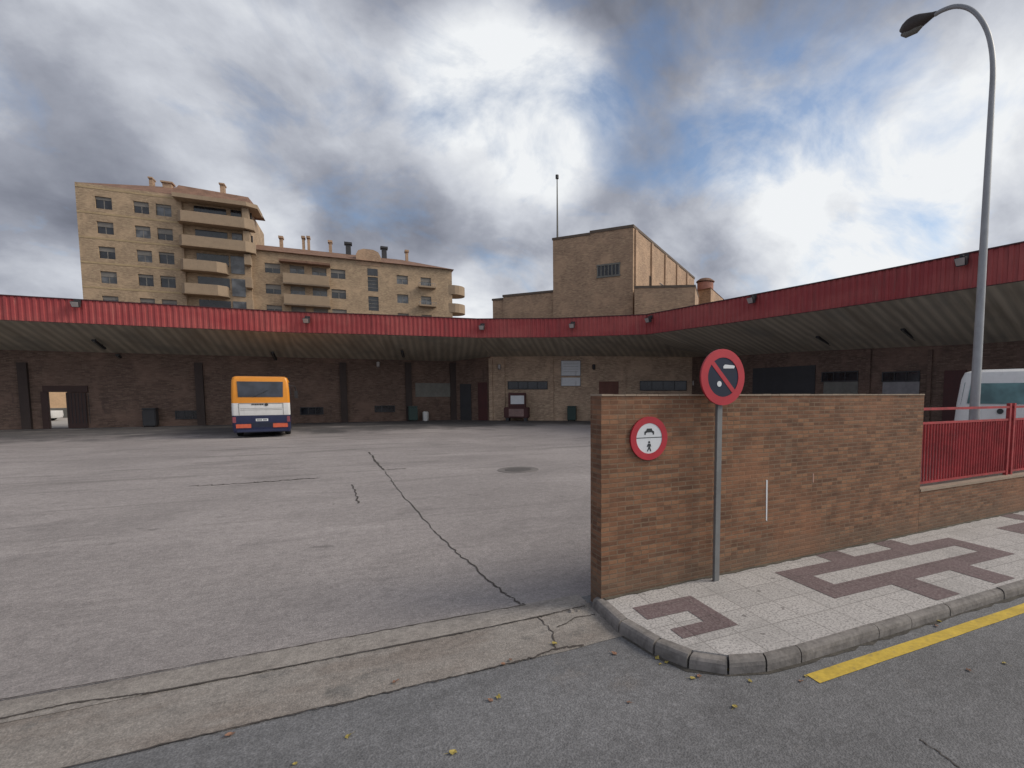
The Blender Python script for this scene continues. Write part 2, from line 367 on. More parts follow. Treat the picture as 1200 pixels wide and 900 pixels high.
def red_metal():
    m, nd, bs = mat('red_fascia_paint'); o = nd.n('ShaderNodeTexCoord').outputs['Object']
    a = nd.noise(nd.scale(o, (.25, .25, .6)), 1.0, 5, .6); b = nd.noise(nd.scale(o, (2, 2, .25)), 2.0, 5, .65)
    c = nd.mix(nd.ramp(a, .35, .65), (.33, .045, .05), (.40, .085, .08)); c = nd.mix(nd.ramp(b, .5, .72, 0, .55), c, (.19, .05, .05))
    c = nd.mix(nd.ramp(nd.noise(nd.scale(o, (1.2, 1.2, .12), (4, 4, 0)), 3.0, 6, .7), .56, .72, 0, .5), c, (.40, .15, .13))
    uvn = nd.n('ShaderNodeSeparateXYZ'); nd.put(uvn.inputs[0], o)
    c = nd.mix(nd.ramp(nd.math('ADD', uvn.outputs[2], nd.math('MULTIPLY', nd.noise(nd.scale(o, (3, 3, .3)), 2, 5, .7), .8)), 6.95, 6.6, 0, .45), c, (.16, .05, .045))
    nd.put(bs.inputs['Base Color'], c); bs.inputs['Roughness'].default_value = .62; return m
M['red'] = red_metal()
M['red_rail'] = plain('red_railing_paint', (.33, .035, .04), .6, var=.3, scale=14, dirt=(.17, .05, .045))
M['red_dark'] = plain('dark_red_door_paint', (.07, .02, .02), .6)
def soffit_mat():
    m, nd, bs = mat('soffit_planks'); uv = nd.n('ShaderNodeUVMap').outputs[0]
    sp = nd.n('ShaderNodeSeparateXYZ'); nd.put(sp.inputs[0], uv)
    fr = nd.math('FRACT', nd.math('DIVIDE', sp.outputs[0], .50))
    tri = nd.math('ABSOLUTE', nd.math('SUBTRACT', nd.math('MULTIPLY', fr, 2), 1))
    lines = nd.ramp(tri, .15, .85)
    a = nd.noise(nd.scale(uv, (1.6, .25, 1)), 1, 5, .6)
    c = nd.mix(lines, (.42, .38, .31), (.58, .52, .42))
    c = nd.mix(nd.ramp(a, .4, .7, 0, .6), c, (.27, .23, .18))
    c = nd.mix(nd.ramp(nd.noise(uv, .35, 4), .5, .7, 0, .5), c, (.25, .25, .23))
    nd.put(bs.inputs['Base Color'], c); bs.inputs['Roughness'].default_value = .85
    setb(nd, bs, tri, .35, .04); return m
M['soffit'] = soffit_mat()
M['dark_metal'] = plain('dark_metal', (.035, .035, .04), .6)
M['galv'] = plain('galvanised_steel', (.33, .34, .36), .5, .35, var=.15, dirt=(.2, .2, .2))
M['galv_dark'] = plain('sign_post_steel', (.20, .205, .21), .5, .3, var=.15)
M['lamp_head'] = plain('lamp_head_paint', (.055, .045, .042), .6)
M['lens'] = plain('pale_lens', (.42, .38, .37), .3)
M['sign_red'] = plain('sign_red', (.42, .025, .04), .45, var=.12)
M['sign_white'] = plain('sign_white', (.66, .68, .72), .45, var=.06, dirt=(.4, .4, .42))
M['sign_blue'] = plain('sign_faded_blue', (.012, .02, .045), .8, var=.3)
M['black'] = plain('sign_black', (.03, .035, .04), .6)
M['white_paint'] = plain('white_paint', (.70, .70, .70), .5, var=.06, dirt=(.45, .43, .42))
M['orange'] = plain('coach_orange', (.72, .27, .02), .35, var=.08)
M['navy'] = plain('coach_navy', (.022, .028, .075), .35, var=.15)
M['win_dark'] = glass('dark_glass', (.02, .022, .028), .1)
M['win_mid'] = glass('curtained_glass', (.10, .105, .115), .15)
M['win_coach'] = glass('coach_glass', (.03, .035, .05), .08)
M['teal'] = glass('teal_tinted_glass', (.10, .20, .205), .1)
M['rubber'] = plain('tyre_rubber', (.02, .02, .02), .85)
M['amber'] = plain('amber_red_lens', (.62, .12, .06), .3)
M['shutter'] = plain('roller_shutter', (.20, .185, .17), .7)
M['green'] = plain('green_bin_plastic', (.02, .05, .045), .5)
M['grey_panel'] = plain('grey_panel', (.17, .165, .15), .8)
M['cream'] = plain('sunlit_render', (.75, .50, .30), .9, var=.12)
M['leaf_y'] = plain('yellow_leaf', (.34, .27, .07), .8, var=.4, scale=30)
M['leaf_b'] = plain('brown_leaf', (.24, .13, .085), .85, var=.4, scale=30)
M['pink_roof'] = plain('pink_roof', (.35, .17, .13), .9)
M['iron'] = plain('cast_iron', (.11, .10, .095), .7, bump=.5, scale=40)

# ------------------------------------------------------------------ the setting
def st(mb, name, m, **k):
    o = mb.build(name, m, **k); o['kind'] = 'structure'; return o
g = MB(); g.sheet([(-2500, -2500), (2500, -2500), (2500, 2500), (-2500, 2500)], -.02); st(g, 'ground', M['road'])
g = MB(); g.sheet([(-120, -14), (120, -14), (120, 5.1), (-120, 5.1)], 0.0); st(g, 'road', M['road'])
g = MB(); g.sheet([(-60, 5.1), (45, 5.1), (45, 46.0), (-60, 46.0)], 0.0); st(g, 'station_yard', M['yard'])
def wavy(x0, x1, y0, y1, n, amp, seedv, ends=0):
    rnd = random.Random(seedv); lo = []; hi = []
    a = b = 0
    for i in range(n+1):
        x = x0+(x1-x0)*i/n; a = a*.75+rnd.uniform(-amp, amp); b = b*.75+rnd.uniform(-amp, amp)
        lo.append((x, y0+a)); hi.append((x, y1+b))
    return lo, hi
def strip(name, m, x0, x1, y0, y1, z, n, amp, sd):
    lo, hi = wavy(x0, x1, y0, y1, n, amp, sd)
    mb = MB(); vs = []; fs = []
    for i in range(n+1): vs += [(*lo[i], z), (*hi[i], z)]
    for i in range(n): fs.append((2*i, 2*i+2, 2*i+3, 2*i+1))
    mb.add(vs, fs); return st(mb, name, m)
strip('gutter', M['gutter'], -24, 2.25, 4.06, 4.83, .004, 160, .012, 3)
strip('drainage_channel', M['channel'], -24, 2.2, 4.80, 5.16, .008, 160, .007, 4)
def crack(name, pts, wdt, z, sd, jag=.03, sub=10):
    rnd = random.Random(sd); P = []
    for i in range(len(pts)-1):
        a, b = Vector(pts[i][:2]), Vector(pts[i+1][:2])
        for k in range(sub):
            p = a.lerp(b, k/sub); P.append(p+Vector((rnd.uniform(-jag, jag), rnd.uniform(-jag, jag))))
    P.append(Vector(pts[-1][:2])); vs = []; fs = []
    for i, p in enumerate(P):
        t = (P[min(i+1, len(P)-1)]-P[max(i-1, 0)]).normalized(); nn = Vector((-t.y, t.x)); ww = wdt*rnd.uniform(.35, 1.2)*.5
        vs += [(*(p+nn*ww), z), (*(p-nn*ww), z)]
    for i in range(len(P)-1): fs.append((2*i, 2*i+1, 2*i+3, 2*i+2))
    mb = MB(); mb.add(vs, fs); mb.recalc = True; return st(mb, name, M['crack'])
crack('pavement_crack', [(-24, 4.82), (-2.36, 4.87), (-2.0, 4.90), (-1.49, 4.81), (-.21, 4.79), (.8, 4.78), (1.62, 4.8), (2.15, 4.84)], .022, .013, 1, .006, 26)
crack('pavement_crack', [(-24, 5.16), (-2.5, 5.18), (1.57, 5.14)], .016, .013, 2, .009, 60)
crack('pavement_crack', [(-24, 4.05), (-1.29, 4.05), (1.1, 4.05)], .018, .009, 5, .012, 70)
crack('pavement_crack', [(1.1, 4.05), (1.3, 4.06), (1.53, 4.12), (1.79, 4.07)], .03, .009, 11, .012)
crack('pavement_crack', [(1.53, 4.12), (1.62, 4.4), (1.6, 4.8)], .014, .009, 12, .012)
crack('pavement_crack', [(1.7, 4.5), (1.95, 4.62), (2.15, 4.6)], .02, .009, 13, .012)
cp = [tuple(G(*p)[:2]) for p in ((451, 552), (459, 563), (467, 575), (500, 612), (530, 643), (560, 668), (587, 692), (610, 708), (632, 718), (634, 724))]
crack('yard_crack', cp, .024, .006, 7, .022, 12)
crack('yard_crack', [tuple(G(*p)[:2]) for p in ((433, 530), (441, 541), (450, 551))], .07, .006, 8, .03, 8)
crack('yard_crack', [tuple(G(*p)[:2]) for p in ((450, 551), (462, 550), (476, 549))], .08, .006, 9, .03, 8)
crack('yard_crack', [tuple(G(*p)[:2]) for p in ((412, 568), (416, 576), (420, 590))], .04, .006, 10, .025, 8)
crack('yard_crack', [tuple(G(*p)[:2]) for p in ((225, 570), (290, 566), (330, 563), (375, 560))], .07, .006, 14, .10, 14)
crack('road_crack', [tuple(G(*p)[:2]) for p in ((1075, 866), (1100, 882), (1125, 900))], .012, .004, 15, .01)

# pavement (raised), kerb and maroon pattern
KZ = .118
wallY = lambda x: 4.70+(x-2.27)*.0345
outer = [(2.20, 4.78), (2.19, 4.15), (2.28, 3.66), (2.42, 3.34), (2.66, 3.12), (2.98, 3.02), (3.35, 3.0)]
inner = [(2.31, 4.78), (2.30, 4.17), (2.385, 3.70), (2.515, 3.40), (2.725, 3.21), (3.01, 3.105), (3.36, 3.085)]
pv = MB(); poly = inner+[(30, 3.085), (30, wallY(30)+.06), (2.33, wallY(2.33)+.06)]; pv.prism(poly, -.01, KZ-.004); st(pv, 'pavement', M['slab'])
kb = MB(); rnd = random.Random(5)
def kseg(o0, o1, i0, i1):
    dz = rnd.uniform(-.014, .003)
    o0, o1, i0, i1 = map(Vector, (o0, o1, i0, i1))
    e = rnd.uniform(.004, .014)/(max((o1-o0).length, .01)); a, b = o0.lerp(o1, e), o0.lerp(o1, 1-e); c, d = i0.lerp(i1, e), i0.lerp(i1, 1-e)
    nrm = [(a-c).normalized(), (b-d).normalized()]
    # rounded nose profile
    prof = [(0.0, -.01), (0.0, KZ-.055), (-.008, KZ-.025), (-.028, KZ-.006), (-.055, KZ)]
    A1 = [(*(a+nrm[0]*p[0]), p[1]+(dz if p[1] > 0 else 0)) for p in prof]+[(*c, KZ+dz), (*c, -.01)]
    B1 = [(*(b+nrm[1]*p[0]), p[1]+(dz if p[1] > 0 else 0)) for p in prof]+[(*d, KZ+dz), (*d, -.01)]
    n = len(A1); kb.add(A1+B1, [tuple(range(n)), tuple(range(n, 2*n))[::-1]]+[(i, n+i, n+(i+1) % n, (i+1) % n) for i in range(n)])
for i in range(len(outer)-1): kseg(outer[i], outer[i+1], inner[i], inner[i+1])
x = 3.35
while x < 29:
    L = rnd.choice((.48, .62, .95, 1.0)); kseg((x, 3.0), (x+L, 3.0), (x+.004, 3.085), (x+L, 3.085)); x += L
kb.recalc = True; st(kb, 'kerb', M['kerb'])
mr = MB(); Z = KZ
def rc(x0, x1, y0, y1): mr.sheet([(x0, y0), (x1, y0), (x1, y1), (x0, y1)], Z)
rc(2.93, 3.18, 3.60, 4.36); rc(2.46, 2.93, 4.06, 4.36); rc(2.55, 2.93, 3.60, 3.80)
for k in range(0, 5):
    o = 4.53+4.77*k
    rc(o, o+.33, 3.64, 4.5); rc(o+3.17, o+3.50, 3.64, 4.5); rc(o+.33, o+3.17, 3.64, 3.92); rc(o+.33, o+3.17, 4.22, 4.5)
    rc(o+.99, o+1.42, 4.5, wallY(o)+.02); rc(o+2.2, o+2.6, 4.5, wallY(o)+.02)
    rc(o+.93, o+1.34, 3.14, 3.64); rc(o+2.03, o+2.44, 3.14, 3.64)
st(mr, 'paving_pattern', M['maroon'])
# dirt line at wall foot
dl = []
lo = [(x/10, wallY(x/10)-.035-rnd.uniform(0, .035)) for x in range(23, 180)]; hi = [(x/10, wallY(x/10)+.03) for x in range(23, 180)]
mb = MB(); vs_ = []
for a, b in zip(lo, hi): vs_ += [(*a, KZ+.004), (*b, KZ+.004)]
mb.add(vs_, [(2*i, 2*i+2, 2*i+3, 2*i+1) for i in range(len(lo)-1)]); st(mb, 'wall_foot_dirt', plain('foot_dirt', (.10, .085, .065), .95, var=.4, scale=20))
# grime in the gutter along the kerb foot
gl = MB(); gv = []; rnd2 = random.Random(77)
gpts = [Vector(p) for p in outer]+[Vector((3.35+.12*k, 3.0)) for k in range(1, 200)]
for k, p in enumerate(gpts):
    a_ = gpts[max(k-1, 0)]; b_2 = gpts[min(k+1, len(gpts)-1)]; t_ = (b_2-a_).normalized(); n_o = Vector((t_.y, -t_.x))
    if n_o.dot(Vector((-.5, -1))) < 0: n_o = -n_o
    gv += [(*(p-n_o*.01), .0035), (*(p+n_o*rnd2.uniform(.012, .06)), .0035)]
gl.add(gv, [(2*k, 2*k+1, 2*k+3, 2*k+2) for k in range(len(gpts)-1)]); st(gl, 'gutter_grime', plain('gutter_grime', (.07, .063, .055), .95, var=.5, scale=30))
# yellow line
yl = MB(); lo, hi = wavy(3.24, 30, 2.715, 2.85, 120, .0025, 21); vs_ = []
for a, b in zip(lo, hi): vs_ += [(*a, .005), (*b, .005)]
yl.add(vs_, [(2*i, 2*i+2, 2*i+3, 2*i+1) for i in range(len(lo)-1)]); st(yl, 'yellow_line', M['yellow'])

# ------------------------------------------------------------------ street walls
WX1 = PL(1083, 470, (2.27, 4.7), (11.27, 5.01)).x
ang = math.atan(.0345)
wroot = empty('brick_wall', (2.27, 4.70, 0), ang)
tag(wroot, 'tall reddish brick wall beside the yard entrance, running along the pavement with a prohibition sign on it', 'wall')
WL = (WX1-2.27)/math.cos(ang); WT = .25; WH = 2.29
wm = MB(); wm.box(0, WL, 0, WT, -.05, WH-.018); wm.build('masonry', M['brick_red'], wroot)
cpg = MB(); nseg = 40; rnd = random.Random(2)
for i in range(nseg):
    cpg.box(WL*i/nseg, WL*(i+1)/nseg-.004, -.008-rnd.uniform(0, .003), WT+.008, WH-.0175, WH+rnd.uniform(-.003, .003))
cpg.build('coping', M['coping'], wroot)
def onwall(px, py, y=0.0):     # pixel -> wall-local x,z
    p = PL(px, py, (2.27, 4.70-y), (11.27, 5.0105-y)); return ((p.x-2.27)/math.cos(ang), p.z)
mk = MB(); a = onwall(898.5, 562); b = onwall(898, 611)
mk.add([(a[0]-.012, -.004, a[1]), (a[0]+.014, -.004, a[1]-.01), (b[0]+.010, -.004, b[1]), (b[0]-.010, -.004, b[1]+.02), (a[0]-.012, -.001, a[1]), (a[0]+.014, -.001, a[1]-.01), (b[0]+.010, -.001, b[1]), (b[0]-.010, -.001, b[1]+.02)],
       [(0, 3, 2, 1), (0, 1, 5, 4), (1, 2, 6, 5), (2, 3, 7, 6), (3, 0, 4, 7)]); mk.build('paint_mark', M['sign_white'], wroot)
mk = MB(); a = onwall(953, 555); mk.box(a[0]-.01, a[0]+.01, -.004, -.001, a[1]-.12, a[1]); mk.build('paint_mark', plain('faint_mark', (.4, .25, .2), .9), wroot)
rub = MB(); rnd = random.Random(44)   # crumbled mortar at the wall's end
for i in range(26):
    cx, cy = rnd.uniform(1.95, 2.24), rnd.uniform(4.74, 5.02); s = rnd.uniform(.01, .035)
    pts = [(cx+s*math.cos(t)*rnd.uniform(.6, 1.1), cy+s*math.sin(t)*rnd.uniform(.6, 1.1)) for t in [k*math.pi/3 for k in range(6)]]
    rub.prism(pts, 0, s*rnd.uniform(.5, 1), top_scale=(.6, .6))
tag(rub.build('rubble', M['gutter']), 'loose crumbs of mortar and dirt heaped at the foot of the brick wall end', 'rubble', kind='stuff')

low = empty('brick_wall', (WX1+.01, wallY(WX1), 0), ang)
tag(low, 'low brick wall carrying the red railing, next to the tall wall', 'wall')
LZ = PL(1086, 573, (2.27, 4.7), (11.27, 5.01)).z; LL = 20
lm = MB(); lm.box(0, LL, 0.003, WT-.003, -.05, LZ-.03); lm.build('masonry', M['brick_red'], low)
lm = MB(); lm.box(0, LL, -.012, WT+.012, LZ-.03, LZ+.01); lm.build('coping', M['coping'], low)
# red railing
TZ = PL(1100, 477.5, (2.27, 4.82), (11.27, 5.13)).z; MZ = PL(1100, 494, (2.27, 4.82), (11.27, 5.13)).z
def railing(x0, x1, label):
    r = empty('railing', (WX1+.01+x0*math.cos(ang), wallY(WX1)+.12+x0*math.sin(ang), LZ+.01), ang)
    tag(r, label, 'railing')
    L = x1-x0; t0 = TZ-LZ-.01; t1 = MZ-LZ-.01
    h = MB(); h.box(0, L, -.025, .025, t0-.04, t0); h.build('top_rail', M['red_rail'], r)
    h = MB(); h.box(0, L, -.02, .02, t1-.035, t1); h.build('middle_rail', M['red_rail'], r)
    h = MB(); h.box(0, L, -.02, .02, .05, .085); h.build('bottom_rail', M['red_rail'], r)
    for p in (.0, L-.06):
        h = MB(); h.box(p, p+.06, -.03, .03, -.0, t0+.05); h.build('post', M['red_rail'], r)
    n = int(L/.085)
    for i in range(1, n):
        x = .06+(L-.12)*i/n; h = MB(); h.tube([(x, 0, .085), (x, 0, t1-.035)], .019, 6); h.build('baluster', M['red_rail'], r)
    return r
xr = (PL(1180, 500, (2.27, 4.82), (11.27, 5.13)).x-WX1)
railing(.03, xr+.06, 'red metal railing section between the tall brick wall and the red double post')
railing(xr+.16, xr+3.0, 'red metal railing section to the right of the double post, at the photo edge')

# ------------------------------------------------------------------ signs
pY = 4.60
foot = PX(841, 560, Y=pY)
sg = empty('road_sign', (foot.x, pY, KZ-.004), ang)
tag(sg, 'round no parking sign with red ring and dark blue face on a grey post', 'road sign')
SR = .315; sz = PX(841, 442, Y=pY-.05).z-(KZ-.004)
h = MB(); h.box(-.04, .04, -.02, .02, 0, sz+.12); h.build('post', M['galv_dark'], sg, bevel=.006)
h = MB(); disc(h, 0, sz, SR*.995, -.062, -.045); pl = h.build('plate', M['sign_blue'], sg)
h = MB(); disc(h, 0, sz, SR, -.067, -.040, r_in=SR*.70); h.build('red_ring', M['sign_red'], sg)
h = MB(); d_ = Vector((.70, -.714)); nn_ = Vector((.714, .70)); r_ = SR*.715; q = .026
poly_xz(h, [(d_.x*-r_+nn_.x*q, sz+d_.y*-r_+nn_.y*q), (d_.x*-r_-nn_.x*q, sz+d_.y*-r_-nn_.y*q), (d_.x*r_-nn_.x*q, sz+d_.y*r_-nn_.y*q), (d_.x*r_+nn_.x*q, sz+d_.y*r_+nn_.y*q)], -.065, -.061); h.build('red_slash', M['sign_red'], sg)
h = MB(); poly_xz(h, [(.0, sz+.098), (.155, sz+.102), (.165, sz+.125), (.155, sz+.135), (.02, sz+.142), (-.002, sz+.12)], -.065, -.061); h.build('white_mark', M['sign_white'], sg)
h = MB(); disc(h, -.055, sz-.075, .032, -.065, -.061, 16); h.build('white_mark', M['sign_white'], sg)
for zz in (sz+.1, sz-.1):
    h = MB(); h.box(-.07, .07, -.046, -.018, zz-.015, zz+.015); h.build('bracket', M['galv_dark'], sg)
wx, wz = onwall(759.5, 513.5)
ws = empty('road_sign', (2.27+wx*math.cos(ang), 4.70+wx*math.sin(ang), wz), ang)
tag(ws, 'round red ringed white prohibition sign with car and pedestrian symbols fixed on the brick wall', 'road sign')
WR = .238
h = MB(); disc(h, 0, 0, WR*.99, -.022, -.008); h.build('plate', M['sign_white'], ws)
h = MB(); disc(h, 0, 0, WR, -.027, -.003, r_in=WR*.70); h.build('red_ring', M['sign_red'], ws)
h = MB(); h.box(-WR*.7, WR*.7, -.024, -.0225, .004, .012); h.build('dividing_line', M['black'], ws)
h = MB(); poly_xz(h, [(-.062, .040), (-.062, .075), (-.04, .085), (-.03, .108), (.03, .108), (.04, .085), (.062, .075), (.062, .040), (.045, .040), (.045, .055), (.03, .066), (-.03, .066), (-.045, .055), (-.045, .040)], -.0245, -.0225); h.build('car_symbol', M['black'], ws)
h = MB(); disc(h, 0, -.042, .013, -.0245, -.0225, 12)
poly_xz(h, [(-.018, -.06), (.016, -.058), (.026, -.09), (.018, -.092), (.010, -.072), (.012, -.10), (.028, -.142), (.016, -.143), (.0, -.112), (-.016, -.143), (-.028, -.14), (-.01, -.10), (-.012, -.075), (-.022, -.095), (-.030, -.09)], -.0245, -.0225); h.build('pedestrian_symbol', M['black'], ws)

# ------------------------------------------------------------------ lamp post
LX, LY = PD(1143, 461, 9.2).x, PD(1143, 461, 9.2).y
lp = empty('street_lamp', (LX, LY, 0)); tag(lp, 'tall grey curved street lamp rising behind the red railing', 'street lamp')
def on_x(px, py): p = PX(px, py, X=LX); return (0, p.y-LY, p.z)
pts = [on_x(1167, 120), on_x(1166, 75), on_x(1160, 43), on_x(1150, 22), on_x(1137, 9.5), on_x(1120, 6.5), on_x(1104, 12), on_x(1096, 17)]
top0 = (0, 0, pts[0][2]); pts = [(0, 0, 0), (0, 0, 3), (0, 0, 6)]+[top0]+[(p[0], max(p[1], 0), p[2]) for p in pts[1:]]
# smooth the crook
def smooth(P, it=2):
    P = [Vector(p) for p in P]
    for _ in range(it):
        Q = [P[0]]
        for i in range(len(P)-1): Q += [P[i].lerp(P[i+1], .25), P[i].lerp(P[i+1], .75)]
        Q.append(P[-1]); P = Q
    return P
P = smooth(pts); h = MB(); h.tube(P, [.09-.052*min(1, p.z/9.0) for p in P], 14); h.build('pole', M['galv'], lp, smooth=True)
h = MB(); h.tube([(0, 0, 0), (0, 0, .9), (0, 0, .95)], [.13, .13, .10], 14); h.build('base_sleeve', M['galv'], lp, smooth=True)
a = Vector(on_x(1098, 15)); b = Vector(on_x(1055, 36)); ax = (b-a).normalized(); L = (b-a).length
n_ = 9; path = [a+(b-a)*(i/n_) for i in range(n_+1)]
rads = [.035, .05, .075, .10, .125, .14, .142, .13, .095, .03]
h = MB(); h.tube(path, rads, 14); hd = h.build('lamp_head', M['lamp_head'], lp, smooth=True)
mid = a.lerp(b, .68); h = MB(); h.tube([mid-ax*.22+Vector((0, 0, -.10)), mid-ax*.1+Vector((0, 0, -.125)), mid+ax*.1+Vector((0, 0, -.12)), mid+ax*.2+Vector((0, 0, -.09))], [.03, .07, .07, .03], 12)
h.build('lens', M['grey_panel'], lp, smooth=True)

# ------------------------------------------------------------------ bus station with its canopy
ZF = 6.4
Fp = [(-48, 40.2), (-4, 39.9), (1.2, 38.7), (8.1, 37.7), (13.2, 35.0), (18.3, 30.6), (19.8, 23.2), (20.7, 18.5), (21.35, 14.6), (22.0, 10.2), (22.8, 5.2)]
Rp = [(-48, 45, 5.04), (-4, 45, 5.04), (2.5, 45, 5.06), (10.2, 42.7, 5.4), (17.5, 38.7, 5.4), (25.0, 34.5, 5.3), (24.6, 28.9, 5.0), (25.2, 23.0, 4.9), (25.75, 17.5, 4.72), (26.1, 13.9, 4.6), (27.0, 5.2, 4.6)]
bs_ = empty('bus_station', (0, 0, 0)); tag(bs_, 'L shaped brick bus station around the yard under a long red edged canopy', 'bus station')
can = None
# fascia top height per point
def ftop(px, y): return PL(px, y, *seg_at(px)).z
# walls
def wallseg(a, b, z1, m, th=.3, z0=-.05, name='wall', opening=None):
    a, b = Vector(a), Vector(b); t = (b-a).normalized(); n = Vector((-t.y, t.x))     # n points away from the yard for a->b left to right
    L = (b-a).length; o = MB()
    if opening:
        x0, x1, zt = opening; o.box(0, x0, 0, th, z0, z1); o.box(x1, L, 0, th, z0, z1); o.box(x0, x1, 0, th, zt, z1)
    else: o.box(0, L, 0, th, z0, z1)
    return o.build(name, m, bs_, loc=(a.x, a.y, 0), rz=math.atan2(t.y, t.x))
LWa, LWb = (-48, 45.0), (7.45, 45.0)
d0 = PX(56, 480, Y=45).x+48; d1 = PX(80, 480, Y=45).x+48; dz = PX(66, 459, Y=45).z
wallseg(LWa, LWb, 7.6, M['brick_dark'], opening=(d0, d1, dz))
wallseg((7.45, 45.0), (10.2, 42.7), 7.6, M['brick_dark'])
wallseg((10.2, 42.7), (25.0, 34.5), 7.6, M['brick_tan'])
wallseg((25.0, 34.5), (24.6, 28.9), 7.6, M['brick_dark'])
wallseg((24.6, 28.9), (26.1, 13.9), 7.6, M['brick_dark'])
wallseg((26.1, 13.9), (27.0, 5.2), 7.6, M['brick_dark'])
# canopy
can = None
FT = 7.74
cf = MB(); path = [Vector(p) for p in Fp]; prof = []; pitch = .30; cum = 0
rib = [(0, 0), (.09, 0), (.12, .045), (.24, .045), (.27, 0)]
for i in range(len(path)-1):
    a, b = path[i], path[i+1]; t = (b-a); L = t.length; t.normalize(); n = Vector((t.y, -t.x))   # towards the yard
    k = int(L/pitch); s = L/(k*pitch)
    for j in range(k):
        for (u, v) in rib: prof.append(a+t*((j*pitch+u)*s)+n*v)
prof.append(path[-1])
vs_ = []; fs_ = []
for p in prof: vs_ += [(p.x, p.y, ZF), (p.x, p.y, FT)]
for i in range(len(prof)-1): fs_.append((2*i, 2*i+2, 2*i+3, 2*i+1))
cf.add(vs_, fs_)
roof = MB(); sof = MB(); sof.myuv = []; su = 0
off = []
for i, p in enumerate(path):
    a = path[max(i-1, 0)]; b = path[min(i+1, len(path)-1)]; t = (b-a).normalized(); off.append(Vector((t.y, -t.x)))
canopy = None
V = []; U = []; fsx = []; cum = 0
for i in range(len(Fp)-1):
    a, b = path[i], path[i+1]; t = (b-a).normalized(); nb_ = Vector((-t.y, t.x)); q = [Fp[i]+(ZF+.01,), Rp[i], Rp[i+1], Fp[i+1]+(ZF+.01,)]
    if i == 2: q = [q[0], q[1], (7.45, 45, 5.06), q[2], q[3]]
    base = len(V)
    for p in q:
        d = Vector(p[:2])-a; V.append(p); U.append((cum+d.dot(t), d.dot(nb_)))
    fsx.append(tuple(range(base, base+len(q)))); cum += (b-a).length
sof.add(V, fsx); sof.myuv = U
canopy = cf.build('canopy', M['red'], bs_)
sof.build('soffit', M['soffit'], canopy)
capm = MB(); lipm = MB()
for i in range(len(path)-1):
    a, b = path[i], path[i+1]; t = (b-a).normalized(); n0, n1 = off[i], off[i+1]
    q = [a+n0*.08, b+n1*.08, b-n1*.25, a-n0*.25]; capm.prism([(p.x, p.y) for p in q], FT, FT+.05)
    q = [a+n0*.055, b+n1*.055, b-n1*.03, a-n0*.03]; lipm.prism([(p.x, p.y) for p in q], ZF-.02, ZF-.004)
capm.build('cap_strip', plain('cap_strip_dark_red', (.07, .02, .025), .6), canopy); lipm.build('drip_edge', M['red_dark'], canopy)
rf = MB(); vs_ = []
for i in range(len(Fp)):
    r = Vector(Rp[i][:2]); p = path[i]; e = (r-p).normalized()*.35
    vs_ += [(p.x, p.y, FT-.12), (r.x+e.x, r.y+e.y, FT-.25)]
rf.add(vs_, [(2*i, 2*i+2, 2*i+3, 2*i+1) for i in range(len(Fp)-1)]); rf.build('roof', M['grey_panel'], canopy)

# wall planes for placing things: (a, b, outward normal towards yard)
PLA = dict(L=((-48, 45), (7.45, 45)), S=((7.45, 45.0), (10.2, 42.7)), M=((10.2, 42.7), (25.0, 34.5)), R0=((25.0, 34.5), (24.6, 28.9)), R=((24.6, 28.9), (26.1, 13.9)), R2=((26.1, 13.9), (27.0, 5.2)))
def frame(pl):
    a, b = map(Vector, PLA[pl]); t = (b-a).normalized(); return a, t, Vector((t.y, -t.x)), math.atan2(t.y, t.x)
def wl(pl, px, py):
    a, b = PLA[pl]; p = PL(px, py, a, b); av, t, n, rz = frame(pl); return ((Vector((p.x, p.y))-av).dot(t), p.z)
def wbox(pl, x0, y0, x1, y1, name, m, d0=-.02, d1=.03, sub=None, zb=None, parent=bs_, bevel=0):
    """box on a station wall covering the pixel rectangle; d = distance in front of the wall"""
    av, t, n, rz = frame(pl); A0 = wl(pl, x0, y1); B0 = wl(pl, x1, y0); C0 = wl(pl, x0, y0)
    u0, u1 = sorted((A0[0], B0[0])); z0 = zb if zb is not None else (A0[1]+wl(pl, x1, y1)[1])/2; z1 = (B0[1]+C0[1])/2
    o = MB(); o.box(0, u1-u0, -d1, -d0, z0, z1)
    loc = av+t*u0; return o.build(name, m, parent, loc=(loc.x, loc.y, 0), rz=rz, bevel=bevel), (u1-u0, z0, z1)
def window(pl, x0, y0, x1, y1, m=None, zb=None, panes=2, fm='dark_metal'):
    o, (L, z0, z1) = wbox(pl, x0, y0, x1, y1, 'window', M[m or 'win_dark'], -.02, .012, zb=zb)
    f = MB(); e = .06
    f.box(-e, L+e, -.05, -.003, z1, z1+e); f.box(-e, L+e, -.07, -.003, z0-e, z0)
    f.box(-e, 0, -.05, -.003, z0, z1); f.box(L, L+e, -.05, -.003, z0, z1)
    for i in range(1, panes): f.box(L*i/panes-.025, L*i/panes+.025, -.045, -.003, z0, z1)
    f.build('frame', M[fm], o); return o
